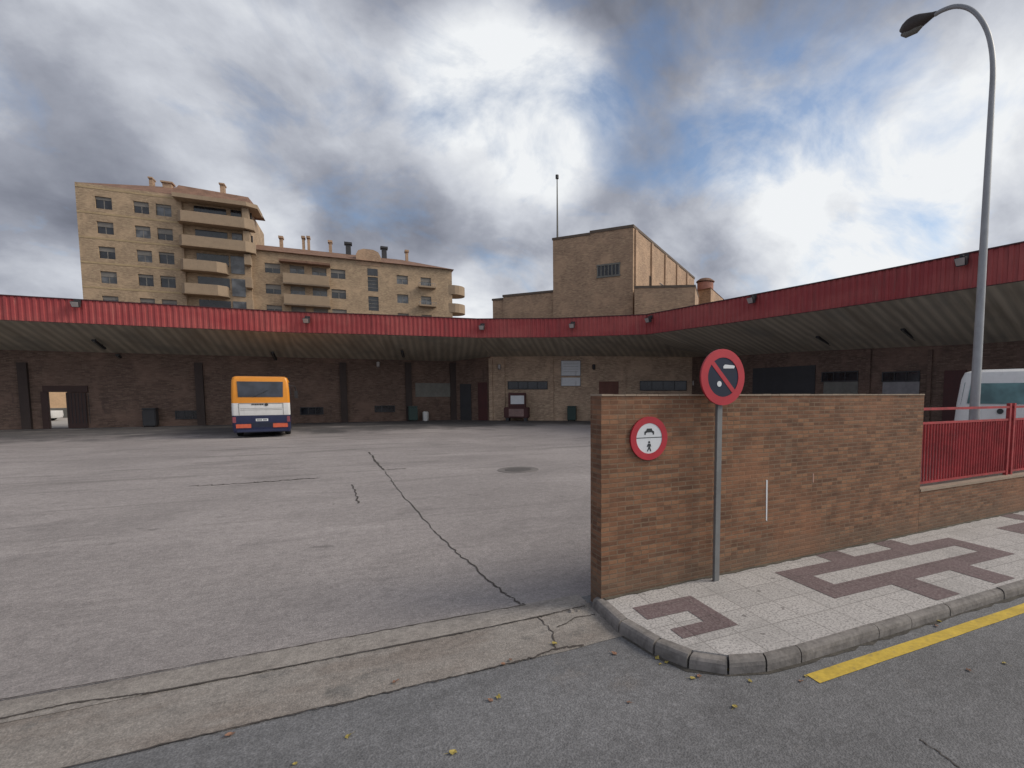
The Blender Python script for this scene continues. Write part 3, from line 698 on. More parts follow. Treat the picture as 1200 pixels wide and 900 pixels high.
# left wing: low vents, pilasters, gate
for (x0, y0, x1, y1) in ((207, 482, 235, 490), (353, 478, 378, 485), (440, 476, 462, 482)): window('L', x0, y0, x1, y1, 'win_dark', panes=3)
for x in (30, 235, 403, 479, 531):
    wbox('L', x-2.5, 425, x+2.5, 500, 'pilaster', plain('pilaster_dark', (.05, .035, .032), .8), -.01, .22, zb=-.03)[0]
M['door_brown'] = plain('dark_brown_door_paint', (.05, .025, .022), .7)
wbox('L', 51, 452, 103, 459.5, 'door_lintel', M['door_brown'], -.01, .12)
wbox('L', 52, 459, 56, 505, 'door_jamb', M['door_brown'], -.01, .12, zb=0)
dl_, _ = wbox('L', 80.5, 460, 101, 497, 'door', M['door_brown'], .02, .09, zb=0.02)
av, t, n, rz = frame('L'); 
hb = MB(); 
for i in range(7): hb.box(.08+i*.17*1, .10+i*.17, -.115, -.09, .3, 2.3)
hb.build('slat', M['dark_metal'], dl_)
b_, _ = wbox('L', 487, 449, 528, 465, 'grey_panel', M['grey_panel'], -.01, .06)
# recess side wall: painted dark opening and red door
wbox('S', 540, 450, 552, 490, 'door', M['dark_metal'], -.01, .05, zb=0)  # flat dark panel painting the shade of an opening
o_, _ = wbox('S', 561, 448, 571, 492, 'door', M['red_dark'], -.01, .06, zb=0)
# lighter central wall
window('M', 596, 447.5, 641, 455.5, 'win_dark', panes=4)
window('M', 750.5, 447, 804, 457, 'win_dark', panes=4)
o_, (L, z0, z1) = wbox('M', 702, 447, 725, 470, 'door', plain('faded_red_shutter', (.16, .07, .055), .8), -.01, .04, zb=0.0)
for x in (575.5, 590, 647, 732, 814):
    wbox('M', x-1.6, 420, x+1.6, 492, 'pilaster', M['brick_tan'], -.01, .10, zb=-.03)
# right wing
window('R', 964, 436.5, 1005, 446, 'win_dark', panes=3); wbox('R', 965, 447.5, 1006, 470, 'wall_panel', M['grey_panel'], -.01, .04, zb=1.2)
window('R', 1035, 436.5, 1077, 446, 'win_dark', panes=3); wbox('R', 1034, 447.5, 1078, 470, 'wall_panel', plain('pale_panel', (.26, .25, .26), .8), -.01, .04, zb=1.2)
wbox('R', 882, 430, 956, 470, 'dark_opening', M['dark_metal'], -.01, .05, zb=0)  # dark panel stands in for a shaded opening, its darkness is painted
wbox('R', 1105, 434, 1133, 480, 'door', M['red_dark'], -.01, .06, zb=0)
wbox('R2', 1165, 432, 1195, 480, 'door', M['dark_metal'], -.01, .06, zb=0)
for x in (1018, 1090):
    wbox('R', x-4, 410, x+4, 480, 'pilaster', M['brick_dark'], -.01, .12, zb=-.03)

# things on the station
def on_wall_thing(pl, px, py0, py1, name, label, cat, gap=0.0, ground=False):
    av, t, n, rz = frame(pl); u, z = wl(pl, px, py1); p = av+t*u+n*gap
    r = empty(name, (p.x, p.y, 0 if ground else z), rz); tag(r, label, cat); u2, z2 = wl(pl, px, py0); return r, z2-z
r, hh = on_wall_thing('M', 669, 423, 440, 'notice_board', 'upper of two white notice boards on the station wall', 'notice board')
W2 = wl('M', 680, 430)[0]-wl('M', 658, 430)[0]
for rr, lab in ((r, None),):
    o = MB(); o.box(-W2/2, W2/2, -.06, -.004, 0, hh); o.build('board', M['sign_white'], rr)
    o = MB(); [o.box(-W2*.4, W2*.4, -.064, -.0605, hh*k, hh*k+.035) for k in (.25, .42, .6, .78)]; o.build('printed_lines', plain('faded_print', (.42, .44, .46), .7), rr)
    o = MB(); e = .04; o.box(-W2/2-e, W2/2+e, -.075, -.004, hh, hh+e); o.box(-W2/2-e, -W2/2, -.075, -.004, -e, hh); o.box(W2/2, W2/2+e, -.075, -.004, -e, hh); o.box(-W2/2, W2/2, -.075, -.004, -e, 0); o.build('frame', M['galv_dark'], rr)
r, hh = on_wall_thing('M', 669, 442.5, 452, 'notice_board', 'lower and shorter of two white notice boards on the station wall', 'notice board')
o = MB(); o.box(-W2/2, W2/2, -.06, -.004, 0, hh); o.build('board', M['sign_white'], r)
o = MB(); o.box(-W2/2-e, W2/2+e, -.075, -.004, -e, 0); o.box(-W2/2-e, -W2/2, -.075, -.004, 0, hh); o.box(W2/2, W2/2+e, -.075, -.004, 0, hh); o.build('frame', M['galv_dark'], r)
# kiosk machine
r, hh = on_wall_thing('M', 609, 459, 493, 'ticket_machine', 'dark red ticket machine with a tilted white panel against the station wall', 'ticket machine', .9, True)
hh = 2.35
o = MB(); o.box(-1.05, 1.0, -.35, .35, .28, 1.15); o.build('cabinet', M['red_dark'], r, bevel=.05)
o = MB(); o.box(-.62, .62, -.372, -.352, .4, 1.02); o.build('front_panel', plain('worn_pinkish_panel', (.26, .17, .16), .7), r)
for x in (-.9, .6): o = MB(); o.box(x, x+.25, -.3, .3, .0, .28); o.build('foot', M['dark_metal'], r)
o = MB(); o.box(-.72, .72, -.15, .25, 1.15, hh); o.build('housing', M['red_dark'], r, bevel=.04)
o = MB(); o.box(-.5, .62, -.19, -.152, 1.42, 2.12); o.build('white_panel', M['sign_white'], r)
def bin_(pl, px, label, mt, gap=.5, hgt=1.25, wd=.36):
    av, t, n, rz = frame(pl); u, z = wl(pl, px, 480); p = av+t*u+n*gap
    r = empty('litter_bin', (p.x, p.y, 0), rz); tag(r, label, 'litter bin')
    o = MB(); o.box(-wd, wd, -wd*.9, wd*.9, .06, hgt-.12); o.build('body', mt, r, bevel=.05)
    o = MB(); o.box(-wd-.03, wd+.03, -wd*.9-.03, wd*.9+.03, hgt-.12, hgt); o.build('lid', mt, r, bevel=.04)
    for sx in (-1, 1): o = MB(); o.tube([(sx*wd*.6, -.3, .06), (sx*wd*.8, -.3, .06)], .06, 10); o.build('wheel', M['rubber'], r)
bin_('M', 671, 'dark green bin below the white notice boards', M['green'])
bin_('L', 483, 'dark green bin beside the grey wall panel in the shaded corner', M['green'])
bin_('L', 179, 'dark bin between the open doorway and the low wall vent', M['dark_metal'], hgt=1.3)
r, hh = on_wall_thing('L', 498, 478, 490, 'plastic_drum', 'small white plastic drum against the wall under the grey panel', 'drum', .5, True)
o = MB(); o.tube([(0, 0, 0), (0, 0, .05), (0, 0, .7), (0, 0, .78)], [.22, .25, .25, .16], 14); o.build('body', M['white_paint'], r, smooth=True)
o = MB(); o.tube([(0, 0, .78), (0, 0, .84)], .09, 10); o.build('cap', M['dark_metal'], r)
def wlamp(pl, px, py, label, m='lens', gap=0):
    av, t, n, rz = frame(pl); u, z = wl(pl, px, py); p = av+t*u; r = empty('wall_lamp', (p.x, p.y, z), rz); tag(r, label, 'wall lamp')
    o = MB(); o.box(-.09, .09, -.10, -.003, -.05, .05); o.build('bracket', M['dark_metal'], r)
    o = MB(); o.tube([(0, -.12, .14), (0, -.13, .1), (0, -.14, -.22), (0, -.14, -.3)], [.04, .13, .13, .05], 12); o.build('shade', M[m], r, smooth=True)
wlamp('M', 585.5, 429, 'small pale wall lamp near the left corner of the lighter brick wall')
wlamp('M', 696, 429, 'small dark wall lamp right of the white notice boards', 'dark_metal')
wlamp('M', 813, 448, 'small pale wall lamp peeking out left of the no parking sign')
wlamp('L', 443, 426, 'tiny pale lamp high on the shaded left wing wall')

# floodlights on the red fascia
def fas_at(px, py):
    for i in range(len(path)-1):
        a, b = path[i], path[i+1]; p = PL(px, py, a, b); s = (Vector((p.x, p.y))-a).dot((b-a).normalized())
        if 0 <= s <= (b-a).length and p.y > 0: t = (b-a).normalized(); return p, math.atan2(t.y, t.x), Vector((t.y, -t.x))
fl0 = None
flo = [(92, 357, 'leftmost floodlight on the red fascia, just left of the apartment tower'), (361, 376, 'floodlight on the red fascia above and right of the coach'), (566, 384, 'floodlight on the red fascia under the gap of sky between the buildings'),
       (672, 382, 'floodlight on the red fascia under the tall windowed brick building'), (764, 375, 'floodlight on the red fascia where it bends towards the right wing'), (885, 352, 'floodlight sticking up over the red fascia top, right of the brick building'), (1131, 307, 'rightmost and largest looking floodlight on the red fascia beside the lamp post')]
for k, (px, py, lab) in enumerate(flo):
    p, rz, n = fas_at(px, py)
    if fl0 is None:
        r = fl0 = empty('floodlight', (0, 0, 0))
        o = MB(); o.box(-.05, .05, -.30, -.02, .16, .22); o.box(-.16, .16, -.06, -.05, .05, .3); o.build('bracket', M['dark_metal'], r)
        o = MB(); o.add([(-.2, -.2, .16), (.2, -.2, .16), (.2, -.48, .10), (-.2, -.48, .10), (-.17, -.12, -.16), (.17, -.12, -.16), (.17, -.34, -.22), (-.17, -.34, -.22)],
                        [(0, 1, 2, 3), (7, 6, 5, 4), (0, 4, 5, 1), (1, 5, 6, 2), (2, 6, 7, 3), (3, 7, 4, 0)]); o.recalc = True; o.build('housing', M['dark_metal'], r, bevel=.02)
        o = MB(); o.add([(-.17, -.497, .06), (.17, -.497, .06), (.14, -.37, -.19), (-.14, -.37, -.19), (-.17, -.47, .07), (.17, -.47, .07), (.14, -.34, -.18), (-.14, -.34, -.18)], [(0, 3, 2, 1), (0, 1, 5, 4), (1, 2, 6, 5), (2, 3, 7, 6), (3, 0, 4, 7)]); o.recalc = True; o.build('lens', M['lens'], r)
    else: r = copy_tree(fl0)
    pp = Vector((p.x, p.y))+n*.05; r.location = (pp.x, pp.y, p.z); r.rotation_euler = (0, 0, rz)
    tag(r, lab, 'floodlight', 'floodlights along the red canopy fascia')
# fluorescent fittings hung under the soffit
ft0 = None
def soff(px, py, f=.55):
    best = None
    for i in range(len(Fp)-1):
        a = Vector((*Fp[i], ZF)); b = Vector((*Fp[i+1], ZF)); c = Vector(Rp[i]); nrm = (b-a).cross(c-a); v = ray(px, py); o = Vector((0, 0, EYE))
        tt = (a-o).dot(nrm)/v.dot(nrm); p = o+v*tt
        e = (b-a); s = (p-a).dot(e)/e.length_squared
        if -.15 <= s <= 1.15 and tt > 0 and ZF+.1 > p.z > 4.4:
            eh = Vector((e.x, e.y)).normalized(); pr = Vector((-eh.y, eh.x, 0)); pr.z = -(nrm.x*pr.x+nrm.y*pr.y)/nrm.z; return p, pr.normalized()
    return None
fit = [(116, 400, 'dark strip light under the left canopy near the open doorway'), (143, 417, 'dark strip light hanging low under the left canopy, second from the left'), (321, 414, 'dark strip light under the left canopy above the coach'), (472, 412, 'dark strip light under the canopy near the inner corner'),
       (876, 403, 'dark strip light under the right canopy just right of the no parking sign'), (966, 395, 'dark strip light in the middle of the right canopy underside'), (1066, 387, 'dark strip light under the right canopy, nearest to the lamp post')]
for px, py, lab in fit:
    q = soff(px, py)
    if not q: print('no soffit', px); continue
    p, dr = q
    if ft0 is None:
        r = ft0 = empty('strip_light', (0, 0, 0))
        o = MB(); o.box(-.75, .75, -.10, .10, -.14, -.02); o.build('housing', M['dark_metal'], r, bevel=.015)
        o = MB(); o.tube([(-.7, 0, -.165), (.7, 0, -.165)], .025, 8); o.build('lamp_tube', M['grey_panel'], r)
        o = MB(); o.box(-.5, -.46, -.02, .02, -.02, .1); o.box(.46, .5, -.02, .02, -.02, .1); o.build('hanger', M['dark_metal'], r)
    else: r = copy_tree(ft0)
    r.location = (p.x, p.y, p.z-.12); r.rotation_euler = (0, -math.asin(max(-1, min(1, dr.z))), math.atan2(dr.y, dr.x))
    tag(r, lab, 'strip light', 'strip lights under the station canopy')

# ------------------------------------------------------------------ vehicles
def rrect(w, l, r, n=5, y0=0.0):
    pts = []
    for (cx, cy, a0) in ((w/2-r, y0+l-r, 0), (-w/2+r, y0+l-r, 90), (-w/2+r, y0+r, 180), (w/2-r, y0+r, 270)):
        for k in range(n+1): a = R(a0+90*k/n); pts.append((cx+r*math.cos(a), cy+r*math.sin(a)))
    return pts
def stack(mb, levels):       # levels: list of (w, l, r, y0, z)
    rings = [[(p[0], p[1], z) for p in rrect(w_, l_, r_, 5, y0)] for (w_, l_, r_, y0, z) in levels]; n = len(rings[0]); vs = [v for r in rings for v in r]
    fs = [tuple(range(n))[::-1], tuple(range((len(rings)-1)*n, len(rings)*n))]
    for j in range(len(rings)-1):
        for i in range(n): fs.append((j*n+i, j*n+(i+1) % n, (j+1)*n+(i+1) % n, (j+1)*n+i))
    return mb.add(vs, fs)
def wheel(root, x, y, r=.48, wd=.28):
    o = MB(); s = 1 if x > 0 else -1; o.tube([(x-wd/2, y, r), (x-wd/2+.04, y, r), (x+wd/2-.04, y, r), (x+wd/2, y, r)], [r-.05, r, r, r-.05], 22); wh = o.build('wheel', M['rubber'], root, smooth=True)
    o = MB(); o.tube([(x+s*(wd/2-.01), y, r), (x+s*(wd/2+.02), y, r)], [r*.55, r*.45], 16); o.build('rim', M['galv_dark'], wh)
# coach: origin at rear centre on the ground, +Y = forward
bl, br = G(276.5, 512.5), G(336, 512)
cx = (bl.x+br.x)/2; cyy = 31.2
cxx = PX(306.5, 480, Y=cyy).x
co = empty('coach', (cxx, cyy, 0), R(5.5)); tag(co, 'orange, white and navy coach parked nose in, seen from behind', 'coach')
W, Lc = 2.55, 8.6; HT = PX(306, 441, Y=cyy).z
o = MB(); stack(o, [(W-.1, Lc-.1, .12, .05, .28), (W, Lc, .12, 0, .42), (W, Lc, .12, 0, 1.16)]); o.build('lower_body', M['navy'], co, smooth=True)
o = MB(); stack(o, [(W, Lc, .12, 0, 1.163), (W+.01, Lc+.01, .12, -.01, 1.2), (W, Lc, .12, 0, 1.80)]); o.build('white_band', M['white_paint'], co, smooth=True)
o = MB(); stack(o, [(W, Lc, .12, 0, 1.803), (W-.01, Lc-.03, .13, .01, 2.3), (W-.07, Lc-.1, .14, .05, HT-.25), (W-.16, Lc-.2, .16, .10, HT-.07), (W-.36, Lc-.5, .25, .25, HT)]); o.build('upper_body', M['orange'], co, smooth=True)
o = MB(); zz0, zz1 = 2.10, HT-.24
o.add([(-1.0, -.025, zz0), (1.0, -.025, zz0), (1.03, .025, zz1), (-1.03, .025, zz1), (-1.0, .12, zz0), (1.0, .12, zz0), (1.03, .18, zz1), (-1.03, .18, zz1)], [(0, 3, 2, 1), (0, 1, 5, 4), (1, 2, 6, 5), (2, 3, 7, 6), (3, 0, 4, 7), (4, 5, 6, 7)]); o.recalc = True
o.build('rear_window', M['win_coach'], co, bevel=.03)
for s in (-1, 1):
    for k in range(5):
        y0 = .55+k*1.55; o = MB(); x = s*(W/2-.03+.006); o.box(min(x, x-s*.05)+(.045 if s > 0 else -.045), max(x, x-s*.05)+(.045 if s > 0 else -.045), y0, y0+1.45, 1.95, HT-.45); o.build('side_window', M['win_coach'], co)
    o = MB(); o.box(s*.80-.34, s*.80+.34, -.02, .04, .50, .74); tl = o.build('tail_light', M['amber'], co, bevel=.02)
    o = MB(); o.box(s*1.18-.07, s*1.18+.07, -.005, .04, .8, 1.1); o.build('side_lamp', plain('dull_red_lens', (.25, .06, .08), .4), co)
    for y in (1.9, Lc-2.0): wheel(co, s*(W/2-.17), y)
for s, x0_ in ((1, W/2-.05),):
    o = MB(); o.box(x0_, W/2+.012, .16, Lc-.2, .45, HT-.3); o.build('side_panel', M['win_coach'], co)
o = MB(); o.box(-.27, .27, -.02, .02, .86, .99); np_ = o.build('number_plate', M['sign_white'], co)
o = MB(); x = -.21
for k in range(8):
    if k != 4: o.box(x, x+.035, -.023, -.0205, .89, .96)
    x += .054
o.build('plate_characters', M['black'], np_)
o = MB(); x = -.42
for wd in (.06, .05, .07, .05, .04, .06, .08): o.box(x, x+wd, -.022, -.008, 1.70, 1.76); x += wd+.018
o.build('lettering', M['black'], co)
o = MB(); disc(o, .22, 1.72, .08, -.026, -.008, 16); o.build('emblem', M['black'], co)
o = MB(); o.box(-.9, .9, -.014, -.006, 1.44, 1.455); o.box(-.9, .9, -.014, -.006, 1.52, 1.53); o.build('hatch_groove', M['grey_panel'], co)
o = MB(); [o.box(-.62, .62, -.012, -.003, .56+k*.05, .575+k*.05) for k in range(5)]; o.build('engine_vent', M['black'], co)
o = MB(); o.box(-.97, -.955, -.02, -.004, 1.18, 1.78); o.box(.955, .97, -.02, -.004, 1.18, 1.78); o.box(-.97, .97, -.02, -.004, 1.775, 1.79); o.build('hatch_seam', M['grey_panel'], co)
o = MB(); o.tube([(-.3, -.03, zz0+.03), (.35, -.045, zz0+.38)], .012, 6); o.build('wiper', M['black'], co)
o = MB(); o.box(-1.1, 1.1, -.07, .06, .30, .44); o.build('bumper', M['navy'], co, bevel=.03)
o = MB(); o.tube([(W/2-.1, Lc-.2, HT-.35), (W/2+.25, Lc+.05, HT-.4), (W/2+.3, Lc+.1, HT-.7)], .03, 8); o.box(W/2+.2, W/2+.4, Lc+.04, Lc+.16, HT-1.2, HT-.7); o.build('mirror', M['dark_metal'], co)

# minibus behind the railing, facing the camera
dv = 14.0; pc = PD(1176, 461, dv)
hdir = math.atan2(pc.y, pc.x)
mv = empty('minibus', (pc.x, pc.y, 0), hdir-R(90)-R(8)); tag(mv, 'white minibus with teal tinted glass parked behind the red railing', 'minibus')
W, Lm = 2.3, 6.0; HT = EYE+29*dv/F
o = MB(); stack(o, [(W-.1, Lm-.1, .12, .05, .3), (W, Lm, .22, 0, .45), (W, Lm, .25, 0, 1.5), (W-.04, Lm-.1, .27, .05, 2.0), (W-.16, Lm-.3, .3, .16, HT-.28), (W-.26, Lm-.5, .35, .26, HT-.08), (W-.6, Lm-1, .4, .5, HT)]); o.build('body', M['white_paint'], mv, smooth=True)
o = MB(); a0, a1 = 1.98, HT-.37
o.add([(-.86, .02, a0), (.86, .02, a0), (.80, .12, a1), (-.80, .12, a1), (-.86, .3, a0), (.86, .3, a0), (.8, .4, a1), (-.8, .4, a1)], [(0, 3, 2, 1), (0, 1, 5, 4), (1, 2, 6, 5), (2, 3, 7, 6), (3, 0, 4, 7), (4, 5, 6, 7)]); o.recalc = True; o.build('windscreen', M['teal'], mv, bevel=.03)
for s in (-1, 1):
    o = MB(); o.add([(s*.985, .075, a0), (s*1.12, .24, a0), (s*1.05, .34, a1), (s*.92, .175, a1), (s*.95, .3, a0), (s*1.0, .4, a0), (s*.95, .5, a1), (s*.88, .35, a1)], [(0, 3, 2, 1), (0, 1, 5, 4), (1, 2, 6, 5), (2, 3, 7, 6), (3, 0, 4, 7), (4, 5, 6, 7)]); o.recalc = True; o.build('quarter_window', M['teal'], mv)
    o = MB(); o.box(s*.85-.16, s*.85+.16, -.015, .1, .75, 1.0); o.build('headlight', M['lens'], mv, bevel=.03)
    for k in range(3): o = MB(); x = s*(W/2-.03); o.box(x-.025, x+.025, .8+k*1.6, 2.3+k*1.6, 1.75, 2.35); o.build('side_window', M['teal'], mv)
    for y in (1.1, Lm-1.3): wheel(mv, s*(W/2-.15), y, .38, .24)
o = MB(); disc(o, -.05, 1.80, .075, -.02, .01, 18); o.build('emblem', M['black'], mv)
gr = MB(); [gr.box(-.6, .6, -.015, .02, 1.05+k*.09, 1.10+k*.09) for k in range(4)]; gr.build('grille', M['grey_panel'], mv)
o = MB(); o.box(-1.12, 1.12, -.08, .1, .35, .62); o.build('bumper', M['grey_panel'], mv, bevel=.04)
o = MB(); o.box(-.26, .26, -.095, -.078, .42, .54); o.build('number_plate', M['sign_white'], mv)

# car seen through the doorway
cp_ = PX(66, 492, Y=60.0)
cr_ = empty('parked_car', (PX(69, 470, Y=58).x, 58, 0), R(90)); tag(cr_, 'pale car parked in the street seen through the open doorway', 'car')
o = MB(); stack(o, [(1.6, 4.2, .3, .05, .25), (1.75, 4.3, .35, 0, .45), (1.72, 4.25, .35, .02, .85)]); o.build('body', M['white_paint'], cr_, smooth=True)
o = MB(); stack(o, [(1.62, 2.9, .3, .7, .853), (1.3, 1.8, .3, 1.2, 1.42), (1.1, 1.5, .3, 1.35, 1.47)]); o.build('cabin', M['win_mid'], cr_, smooth=True)
o = MB(); stack(o, [(1.28, 1.78, .3, 1.21, 1.425), (1.1, 1.5, .3, 1.35, 1.485)]); o.build('roof', M['white_paint'], cr_, smooth=True)
for s in (-1, 1):
    for y in (.8, 3.4): wheel(cr_, s*.78, y, .31, .2)

# ------------------------------------------------------------------ far buildings
def far_street():
    X0 = PX(30, 461, Y=66).x; b = empty('house', (X0-3, 66, 0)); tag(b, 'low orange rendered house seen through the open doorway', 'house')
    o = MB(); o.box(0, 16, 0, 9, -.05, 6.0); o.build('wall', M['cream'], b)
    o = MB(); o.box(0, 16, -.02, 0.02, 0, .9); o.build('plinth', M['grey_panel'], b)
    o = MB(); o.add([(-.3, -.4, 6.0), (16.3, -.4, 6.0), (16.3, 9.4, 6.0), (-.3, 9.4, 6.0), (-.3, 4.5, 7.6), (16.3, 4.5, 7.6)], [(0, 1, 5, 4), (2, 3, 4, 5), (1, 2, 5), (3, 0, 4), (3, 2, 1, 0)]); o.recalc = True; o.build('roof', M['tile'], b)
    for k in range(4):
        if k != 1: o = MB(); o.box(1.2+k*3.9, 2.6+k*3.9, -.03, .02, 1.1, 2.6); o.build('window', M['win_mid'], b)
far_street()
g = MB(); g.sheet([(-80, 46.0), (-10, 46.0), (-10, 64), (-80, 64)], .001); st(g, 'back_street', plain('back_street_paving', (.40, .38, .36), .9))

# apartment blocks: facades in planes of constant Y
YA = 82.0
def apx(px, py, y=YA): return PX(px, py, Y=y)
def win_part(root, X0, x0, x1, z0, z1, y, m, open_=False):
    o = MB(); o.box(x0, x1, y-.0, y+.12, z0, z1); wn = o.build('window', M[m], root)
    f = MB(); e = .09; f.box(x0-e, x1+e, y-.06, y-.003, z0-.14, z0); f.box(x0, x1, y-.05, y-.003, z1-.30*random.Random(int((x0*7+z0*13)*10)).random()*1.6-.25, z1)
    f.box((x0+x1)/2-.04, (x0+x1)/2+.04, y-.03, y-.003, z0, z1); f.build('frame', M['shutter'] if not open_ else M['dark_metal'], wn)
    return wn
def recess_wall(mb, x0, x1, z0, z1, y0, y1, holes):
    """wall slab in the XZ plane with rectangular holes (all holes are cut into columns)"""
    xs = sorted({x0, x1, *[h[0] for h in holes], *[h[1] for h in holes]}); 
    for a, b in zip(xs[:-1], xs[1:]):
        hs = sorted([(h[2], h[3]) for h in holes if h[0] <= a+1e-6 and h[1] >= b-1e-6]); z = z0
        for (p, q) in hs:
            if p > z: mb.box(a, b, y0, y1, z, p)
            z = q
        if z < z1: mb.box(a, b, y0, y1, z, z1)
    return mb
# --- tall block
p0 = apx(97.5, 350); X0 = p0.x
XR = apx(288, 330).x-X0; X2 = apx(216, 300).x-X0
ZT = apx(88, 213).z
tb = empty('apartment_block', (X0, YA, 0)); tag(tb, 'tall tan brick apartment tower with stacked balconies on its right side', 'apartment block')
ys0 = [238, 267, 296, 324.5, 353.5]
rows = [apx(122, y).z for y in ys0]; dzr = (rows[0]-rows[4])/4
wcols = [(apx(113.5, 267).x-X0, apx(133, 267).x-X0), (apx(158, 267).x-X0, apx(176, 267).x-X0), (apx(184, 267).x-X0, apx(202, 267).x-X0)]
holes = []; nrow = 8
for r_i in range(nrow):
    zc = rows[0]-dzr*r_i
    if zc < 2: break
    for a, b in wcols: holes.append((a, b, zc-.70, zc+.72))
o = MB(); recess_wall(o, 0, X2, -.05, ZT, 0, .35, holes); o.box(0, XR+.6, 1.6 if False else .36, 13, -.05, ZT-.2); o.build('wall', M['brick_flat'], tb)
for i, (a, b, z0, z1) in enumerate(holes):
    win_part(tb, X0, a, b, z0, z1, .22, 'win_dark' if i % 5 in (0, 1, 3) else 'win_mid')
# string courses
o = MB(); [o.box(0, X2, -.03, -.002, rows[0]-dzr*k+1.55, rows[0]-dzr*k+1.75) for k in range(0, 6)]; o.build('string_course', plain('pale_brick_course', (.40, .30, .18), .9), tb)
# balcony bay: between X2 and XR, parapets project 1.4 m
bz = [apx(250, y).z for y in (259, 287.5, 314, 340.5)]
for k in range(-0, 6):
    zc = bz[0]-(bz[0]-bz[3])/3*k
    full = k < 2
    xa, xb = X2-.2, (XR+1.3 if full else XR-1.9)
    o = MB(); o.prism([(xa+.4, -1.5), (xb-.9, -1.5), (xb, -.9), (xb, .3), (xa, .3), (xa, -1.0)], zc-.66, zc+.50)
    bo = o.build('balcony', M['balc'], tb)
    o = MB(); o.prism([(xa+.38, -1.55), (xb-.88, -1.55), (xb+.05, -.93), (xb+.05, .3), (xa-.05, .3), (xa-.05, -1.03)], zc-.84, zc-.663); o.build('slab', plain('balcony_slab', (.30, .22, .15), .9), bo)
    # dark loggia openings and door above each parapet
    w_ = 3.0; o = MB(); o.box(X2+1.2, X2+4.6, .30, .38, zc+.3, zc+1.75); wn = o.build('window', M['win_dark'], tb)
    o = MB(); o.box(X2+5.1, X2+6.2, .28, .38, zc+.4, zc+1.8); o.build('balcony_door', M['win_mid' if k % 2 else 'win_dark'], tb)
    o = MB(); o.box(X2+6.5, X2+7.2, -.85, .34, zc+.6, zc+1.95); o.build('pier', M['balc'], tb)
    if full: o = MB(); o.box(X2+7.4, XR+.5, .28, .38, zc+.5, zc+1.7); o.build('window', M['win_dark'], tb)
    else:
        o = MB(); o.box(XR-1.6, XR-.1, .26, .38, zc-.5, zc+1.8); o.build('window', M['win_mid'], tb)
# eaves band over the top balcony: tiled slope
ez = apx(250, 236).z; et = apx(250, 222).z
xa, xb = X2-.5, XR+1.3
o = MB(); o.add([(xa, -1.6, ez), (xb-.6, -1.6, ez), (xb+.5, -.9, ez), (xb+.5, 6, ez), (xa, 6, ez), (xa+.3, .2, et), (xb-.6, .2, et-.3), (xb-.1, 6, et-.3), (xa+.3, 6, et)],
                [(0, 1, 6, 5), (1, 2, 7, 6), (2, 3, 7), (5, 6, 7, 8), (0, 5, 8, 4), (4, 3, 2, 1, 0)]); o.recalc = True; o.build('eaves', M['tile'], tb)
o = MB(); o.prism([(xa, -1.65), (xb-.58, -1.65), (xb+.55, -.93), (xb+.55, 3), (xa, 3)], ez-.5, ez-.003); o.build('eaves_edge', M['balc'], tb)
rt = apx(200, 217, YA+6).z
o = MB(); o.add([(0, .1, ZT), (XR, .1, ZT-.2), (XR, 13, ZT-.2), (0, 13, ZT), (9, 6, rt-.1), (XR-3, 6, rt-.15)], [(0, 1, 5, 4), (1, 2, 5), (2, 3, 4, 5), (3, 0, 4), (3, 2, 1, 0)]); o.recalc = True; rfo = o.build('roof', M['tile'], tb)
for (px, py, wd) in ((178, 211, .3), (197, 216, .8), (261, 218, .4)):
    c_ = apx(px, py, YA+5); o = MB(); o.box(c_.x-X0-wd*.6, c_.x-X0+wd*.6, 4.5, 5.5, ZT-.5, c_.z); o.box(c_.x-X0-wd*.8, c_.x-X0+wd*.8, 4.3, 5.7, c_.z, c_.z+.18); o.build('chimney', M['brick_tower'], rfo)
# --- long lower block
Yb = YA+1.2
q0 = PX(290, 330, Y=Yb).x; q1 = PX(530, 350, Y=Yb).x
lb = empty('apartment_block', (q0, Yb, 0)); tag(lb, 'long lower tan brick apartment block with many roof chimneys, right of the apartment tower', 'apartment block')
q = lambda px, py, y=Yb: (PX(px, py, Y=y).x-q0, PX(px, py, Y=y).z)
QZ = q(300, 293)[1]; QL = q1-q0
rz_ = [q(320, 314.5)[1], q(320, 339)[1]]; dq = rz_[0]-rz_[1]
holes = []; cols_ = [(311, 329), (340, 357), (366, 383), (388, 405), (465, 478), (493, 505)]
for k in range(7):
    zc = rz_[0]-dq*k
    if zc < 2.5: break
    for a, b in cols_: holes.append((q(a, 330)[0], q(b, 330)[0], zc-.62, zc+.68))
sx0, sx1 = q(431, 330)[0], q(443, 330)[0]; sholes = []
for k in range(6):
    zc = rz_[0]-dq*k-.9; sholes.append((sx0, sx1, zc-1.15, zc+.95))
o = MB(); recess_wall(o, 0, QL, -.05, QZ, 0, .35, holes+sholes); o.box(0, QL, .36, 13, -.05, QZ-.1); o.build('wall', M['brick_flat'], lb)
for i, (a, b, z0, z1) in enumerate(holes): win_part(lb, q0, a, b, z0, z1, .22, 'win_mid' if i % 3 else 'win_dark')
for (a, b, z0, z1) in sholes:
    o = MB(); o.box(a, b, .2, .3, z0, z1); wn = o.build('stair_window', M['win_dark'], lb); o = MB(); [o.box(a, b, .15, .197, z0+(z1-z0)*k/4-.03, z0+(z1-z0)*k/4+.03) for k in (1, 2, 3)]; o.build('frame', M['shutter'], wn)
xa, xb = q(333, 330)[0], q(386, 330)[0]
